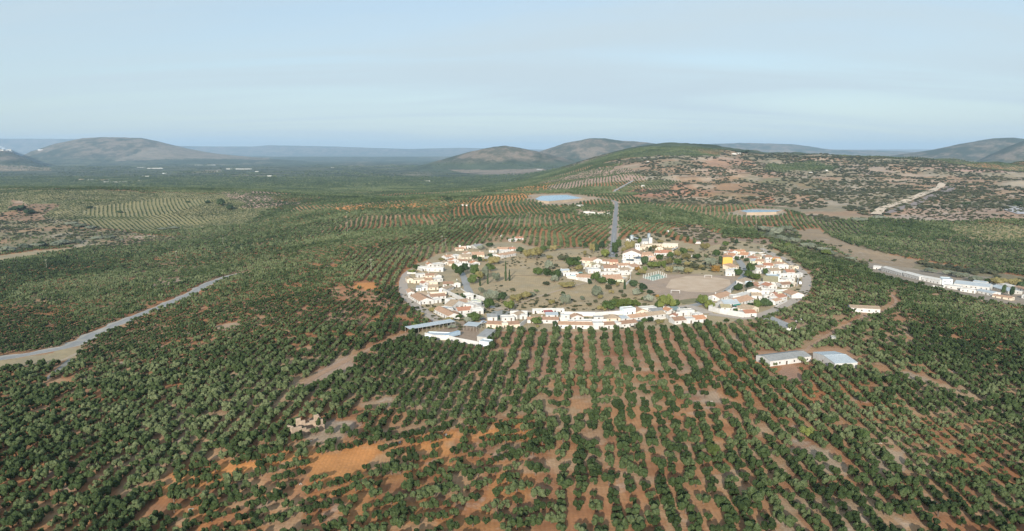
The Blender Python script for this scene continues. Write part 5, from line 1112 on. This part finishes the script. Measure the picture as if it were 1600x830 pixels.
# ---- scattered farms far off
ff = 'on the far plain'
for i, (px, py, w, h, rc) in enumerate([(47, 290, 6, 3, 'flat'), (127, 281, 8, 2.4, 'terra'), (141, 281, 8, 2.6, 'flat'), (162, 282, 14, 2.2, 'terra'), (178, 285, 38, 2.6, 'flat'), (217, 283, 7, 3, 'metal'), (227, 276, 10, 2.4, 'flat'), (221, 262, 12, 2.2, 'flat'), (242, 263.5, 24, 2.4, 'flat'), (257, 271.5, 8, 2.6, 'metal'), (321, 258.5, 32, 2, 'flat'), (373, 264.5, 40, 2.2, 'flat'), (342, 268, 8, 2.4, 'metal'), (225, 291, 9, 2, 'metal'), (420, 275.5, 8, 3, 'flat'), (401, 268.5, 5, 2, 'flat'), (668, 283.5, 8, 3, 'flat'), (520, 262, 5, 1.6, 'flat'), (842, 265.5, 7, 2.4, 'flat')]):
    p = G(px - w / 2, py); s = mpp(p[1]); bld(px - w / 2, py, px + w / 2, py, 12, h * s * .34, 'L' if rc == 'terra' or i % 3 == 0 else 'F', rc, 'white', where=ff, name='farm_building', cat='farm building', win=False, chim=False, pitch=.2)
hh = 'on the hills behind the village'
for px, py, w, h, rc in [(907, 323, 9, 3, 'flat'), (917, 333.5, 10, 3.2, 'flat'), (926, 335, 8, 4, 'flat'), (940, 334.5, 13, 2.6, 'tan'), (951, 335, 7, 2, 'flat'), (1148, 241.5, 7, 2, 'flat'), (1155, 241, 5, 2.2, 'flat'), (1012, 254, 3, 2.5, 'tan'), (1267, 271, 5, 2, 'flat'), (1292, 267, 3, 1.6, 'flat'), (1314, 264, 3, 1.6, 'flat'), (1004, 292, 4, 2.4, 'flat'), (729, 322, 8, 2, 'tan'), (722, 321.5, 4, 1.6, 'flat'), (784, 370, 4, 2, 'flat'), (1046, 363, 5, 2.6, 'flat'), (1335, 296, 4, 1.6, 'tan')]:
    p = G(px - w / 2, py); s = mpp(p[1]); bld(px - w / 2, py, px + w / 2, py, 7, h * s * .85, 'F' if rc == 'flat' else 'L', rc, 'white', where=hh, name='hut', what='small white building' if rc == 'flat' else 'small pale tiled building', cat='hut', win=False, chim=False)
wall_line([(912, 336.5), (956, 337)], 1.6, hh)
# hill town on the left mountain
for px, py, w in [(8, 236, 5), (14, 237, 5), (5, 232.5, 5), (20, 238.5, 4), (61, 235.5, 4), (0, 230.8, 4)]:
    p = G(px, py); s = mpp(p[1]); bld(px - w / 2, py, px + w / 2, py, 40, 1.4 * s, 'F', 'flat', 'white', where='on the left mountain', name='far_house', what='tiny white hill town house', cat='house', win=False, chim=False)

# ------------------------------------------------------------------ court, goals, poles, cars, ruin
cp = [(1005, 434.5), (1020, 439), (1041, 433.5), (1029, 428)]
P = gp(cp); e = empty('sports_court', (*P.mean(0), 0)); c = P.mean(0)
B = MB(); B.add([(*(q_ - c), .04) for q_ in P], [(0, 1, 2, 3)]); o = B.build('court_surface', mat('court_green', (.28, .40, .33), .08, .2), e)
if o.data.polygons[0].normal.z < 0: o.data.flip_normals()
for i in range(4):
    a, b2 = P[i] - c, P[(i + 1) % 4] - c; n = max(4, int(np.hypot(*(b2 - a)) / 4.5))
    for k in range(n):
        q_ = a + (b2 - a) * k / n; M_ = MB(); M_.tube((*q_, -.2), (*q_, 3.2), .16, .16, 6); M_.build('fence_post', WHITEP, e)
    M_ = MB(); t_v = (b2 - a) / np.hypot(*(b2 - a)); nv = np.array([-t_v[1], t_v[0]]) * .06
    for zr in (.1, 1.2, 3.0):
        a_, b_ = a + t_v * .2, b2 - t_v * .2
        M_.hexa([(*(a_ - nv), zr), (*(b_ - nv), zr), (*(b_ + nv), zr), (*(a_ + nv), zr)], [(*(a_ - nv), zr + .09), (*(b_ - nv), zr + .09), (*(b_ + nv), zr + .09), (*(a_ + nv), zr + .09)])
    M_.build('fence_rail', WHITEP, e)
prop(e, 'green fenced sports court with white posts left of the football pitch', 'sports court')
for x0, y0, x1, y1, l in [(1048.5, 458, 1062, 458.5, 'white goal frame at the near side of the dirt pitch'), (1101, 434, 1112, 434.2, 'white goal frame at the far side of the dirt pitch')]:
    a, b2 = np.array(G(x0, y0)), np.array(G(x1, y1)); e = empty('goal', a); d = b2 - a; L = np.hypot(d[0], d[1]); e.rotation_euler = (0, 0, math.atan2(d[1], d[0]))
    for X in (0, L): q_ = MB(); q_.tube((X, 0, -.1), (X, 0, 2.44), .14, .14, 8); q_.build('post', WHITEP, e)
    q_ = MB(); q_.tube((-.1, 0, 2.5), (L + .1, 0, 2.5), .14, .14, 8); q_.build('crossbar', WHITEP, e); prop(e, l, 'goal')
# swimming pool
e = empty('swimming_pool', G(892, 431.5)); B = MB(); B.box(-5, 5, -3.5, 3.5, .02, .5); B.build('pool_edge', WHITEP, e); B = MB(); B.box(-4.6, 4.6, -3.1, 3.1, .3, .53); B.build('pool_water', mat('pool_blue', (.05, .35, .50), .05, 1, rough=.1), e)
prop(e, 'small blue swimming pool by the left end of the central houses', 'pool')
def pole(px, py, hpx, where):
    p = G(px, py); s = mpp(p[1]); h = hpx * s; e = empty('utility_pole', p, rng.uniform(-.4, .4)); r = max(.16, .10 * s)
    b = MB(); b.tube((0, 0, -.5), (0, 0, h), r * 1.15, r * .7, 8); b.build('post', POST, e)
    b = MB(); b.box(-1.5, 1.5, -.1, .1, h - 1.1, h - .9); b.build('crossarm', POST, e)
    b = MB()
    for k in (-1.3, 0, 1.3): b.tube((k, 0, h - .895), (k, 0, h - .55), .09, .07, 6)
    b.build('insulators', WHITEP, e); reg(e, 'pale utility pole', where, px, 'pole', 'utility poles')
for a in [(73, 421, 16), (276, 409, 17), (349, 384, 13), (543, 364, 33), (580, 425, 21), (691, 389, 21), (760, 366, 17), (795, 330, 14), (812, 345, 14), (827, 341, 9), (906, 311, 9)]: pole(*a, 'left of the straight road')
for a in [(991, 293, 9), (1006, 292, 11), (1181, 362, 26), (1193, 396, 13), (1197, 460, 13), (1234, 417, 6), (1240, 419, 5), (1032, 340, 8)]: pole(*a, 'right of the straight road')
pole(674, 487, 14, 'in the left arc of houses'); pole(696, 385, 13, 'in the left arc of houses')
TY = mat('tyre_rubber', (.03, .03, .03), .1); 
def car(px, py, ang, L, Wd, Hh, cm, nm, label, cat):
    p = G(px, py); e = empty(nm, (p[0], p[1], p[2] + .05), R(ang)); b = MB(); w = Wd / 2; l = L / 2; v = nm == 'van'
    pr = [(-l, .35), (l, .35), (l, .8 * Hh if v else .55 * Hh), (l * .78, .62 * Hh if not v else Hh * .98), (l * .72, .6 * Hh) if not v else (l * .7, Hh), (-l, Hh if v else .6 * Hh)]
    pr = [(-l, .35), (l, .35), (l, .5 * Hh), (l * .62, .58 * Hh), (l * (.45 if v else .30), Hh), (-l * (.97 if v else .6), Hh), (-l, .6 * Hh)]
    n = len(pr); b.add([(x_, -w, z_) for x_, z_ in pr] + [(x_, w, z_) for x_, z_ in pr], [tuple(range(n)), tuple(range(2 * n - 1, n - 1, -1))] + [(i, i + n, (i + 1) % n + n, (i + 1) % n) for i in range(n)]); b.build('body', cm, e)
    g = MB()
    for s in (-1, 1): g.box(-l * .5, l * .35, s * (w + .005) - .02, s * (w + .005) + .02, .62 * Hh, .92 * Hh)
    g.hexa([(l * .62 - .02, -w * .85, .60 * Hh), (l * .62 + .05, -w * .85, .60 * Hh), (l * .62 + .05, w * .85, .60 * Hh), (l * .62 - .02, w * .85, .60 * Hh)], [(l * .45 if v else l * .32, -w * .85, .95 * Hh), (l * .5 if v else l * .37, -w * .85, .95 * Hh), (l * .5 if v else l * .37, w * .85, .95 * Hh), (l * .45 if v else l * .32, w * .85, .95 * Hh)]); g.build('window', GLASS, e)
    for sx in (-.62, .62):
        for s in (-1, 1): q_ = MB(); q_.tube((l * sx, s * (w - .12), .33), (l * sx, s * (w + .06), .33), .33, .33, 12); q_.build('wheel', TY, e)
    for s in (-1, 1): q_ = MB(); q_.box(l - .02, l + .03, s * w * .7 - .18, s * w * .7 + .18, .5, .68); q_.build('headlight', WHITEP, e)
    prop(e, label, cat)
car(1250, 444, 75, 5.4, 2.0, 2.4, mat('white_car_paint', (.75, .75, .75), .03, rough=.3), 'van', 'white van driving on the right bend of the ring road', 'van')
car(754.5, 500, 20, 4.4, 1.8, 1.6, mat('dark_car_paint', (.05, .06, .09), .1, rough=.3), 'parked_car', 'dark parked car beside the left end of the front row', 'car')
car(756, 504.5, 15, 4.4, 1.8, 1.5, mat('blue_car_paint', (.40, .48, .62), .1, rough=.3), 'parked_car', 'pale blue parked car just below the dark one', 'car')
car(753, 506.5, 60, 4.3, 1.8, 1.5, mat('silver_car_paint', (.55, .56, .56), .1, rough=.3), 'parked_car', 'silver parked car nearest the farmyard trees', 'car')
# tipped blue trailer in the farmyard
e = empty('trailer', G(706, 527), R(40)); B = MB(); B.hexa([(-6, -1.3, .8), (6, -1.3, .8), (6, 1.3, .8), (-6, 1.3, .8)], [(-6, -1.3, 2.6), (6, -1.3, 3.4), (6, 1.3, 3.4), (-6, 1.3, 2.6)]); B.build('body', mat('faded_blue_paint', (.35, .45, .55), .12, .5), e)
for X in (-4, -2.7, 4.5):
    for s in (-1, 1): q_ = MB(); q_.tube((X, s * 1.05, .45), (X, s * 1.32, .45), .45, .45, 12); q_.build('wheel', TY, e)
prop(e, 'long faded blue trailer parked in the walled farmyard', 'trailer')
# ruined stone house on its outcrop
p = G(478, 674); e = empty('ruined_house', p, R(35)); r = np.random.default_rng(5)
for (x0_, x1_, y0_, y1_) in [(-7, 7, -4, -3.3), (-7, 7, 3.3, 4), (-7, -6.3, -3.25, 3.25), (6.3, 7, -3.25, 3.25)]:
    B = MB(); n = 7
    for i in range(n):
        hh_ = r.uniform(1.2, 5.2); 
        if abs(x1_ - x0_) > 2: B.box(x0_ + (x1_ - x0_) * i / n, x0_ + (x1_ - x0_) * (i + 1) / n - .004, y0_, y1_, -1.5, hh_)
        else: B.box(x0_, x1_, y0_ + (y1_ - y0_) * i / n, y0_ + (y1_ - y0_) * (i + 1) / n - .004, -1.5, hh_)
    B.build('ruined_wall', WM['stone'], e)
prop(e, 'roofless ruined stone house on a rocky rise in the lower left orchards', 'ruin')
STONE = mat('pale_stone', (.50, .44, .38), .15, 1.2, bump=.5); STONE2 = mat('grey_stone', (.34, .33, .32), .15, 1.2, bump=.5)
vI, fI = ICO[2]
def rockmesh(sd_, m):
    r = np.random.default_rng(sd_); v = vI * (1 + r.normal(0, .16, (len(vI), 1))) * np.array([1, r.uniform(.6, .9), r.uniform(.4, .65)])
    me = bpy.data.meshes.new('rock'); me.from_pydata(v.tolist(), [], fI.tolist()); me.materials.append(m); me.update(); return me
RK = [rockmesh(i, STONE) for i in range(3)] + [rockmesh(9, STONE2), rockmesh(10, STONE2)]
for k, (px, py, w, v_, l) in enumerate([(623, 692, 8, 3, 'grey boulder heap at the upper edge of the orange slope'), (697, 680, 7, 3, 'grey rock pile under a tree row on the orange strip'), (756, 669, 9, 4, 'right hand grey rock pile on the orange strip'), (931, 649, 9, 0, 'round pale rock mound in the central clearing'), (1111, 628, 6, 1, 'white rock heap in the fenced clearing'), (636, 728, 7, 1, 'pale rock outcrop below the grey boulder heap'), (567, 752, 7, 2, 'pale stones at the left foot of the orange bank'), (297, 797, 8, 0, 'pale stones in the lower left clearing'), (470, 757, 6, 1, 'small pale stone pair on orange ground'), (1375, 693, 6, 2, 'white stones on the lower right track'), (470, 684, 9, 2, 'pale rocks below the ruined house'), (484, 690, 8, 0, 'pale rocks right below the ruined house')]):
    p = G(px, py); s = mpp(p[1]); e = empty('rock_pile', p); r = np.random.default_rng(k)
    for i in range(5):
        c_ = w * s / 2; q_ = link('rock', RK[v_ if i % 2 else min(v_, 4)], e, (r.uniform(-.7, .7) * c_, r.uniform(-.7, .7) * c_, .1), r.uniform(0, 6)); q_.scale = (c_ * r.uniform(.3, .6),) * 3
    prop(e, l, 'rocks')

# ------------------------------------------------------------------ one label for each thing
from collections import defaultdict
grp = defaultdict(list)
for o, d, w, px in REG: grp[(d, w)].append((px, o))
def nm_(k): return ORD[k] if k < len(ORD) else '%dth' % (k + 1)
for (d, w), L in grp.items():
    L.sort(key=lambda q: q[0]); n = len(L)
    for k, (px, o) in enumerate(L):
        if n == 1: o['label'] = '%s %s' % (d, w)
        elif k == 0: o['label'] = 'leftmost %s %s' % (d, w)
        elif k == n - 1: o['label'] = 'rightmost %s %s' % (d, w)
        elif k < (n + 1) // 2: o['label'] = '%s %s, %s from the left' % (d, w, nm_(k))
        else: o['label'] = '%s %s, %s from the right' % (d, w, nm_(n - 1 - k))

# ------------------------------------------------------------------ air
hz = MB(); hz.box(-56000, 56000, -3400, 56000, -130, 760)
hm = bpy.data.materials.new('haze_air'); hm.use_nodes = True; ht = hm.node_tree; ht.nodes.clear()
ho = ht.nodes.new('ShaderNodeOutputMaterial'); pv = ht.nodes.new('ShaderNodeVolumePrincipled')
pv.inputs['Density'].default_value = 0.000038; pv.inputs['Color'].default_value = (.52, .75, 1.0, 1); pv.inputs['Anisotropy'].default_value = 0.0
ht.links.new(pv.outputs[0], ho.inputs['Volume'])
ho_ = hz.build('haze', hm); prop(ho_, kind='stuff')
print('objects', len(bpy.data.objects), 'tris', sum(len(p.vertices) - 2 for me_ in bpy.data.meshes for p in me_.polygons) if False else sum(len(m_.polygons) for m_ in bpy.data.meshes))
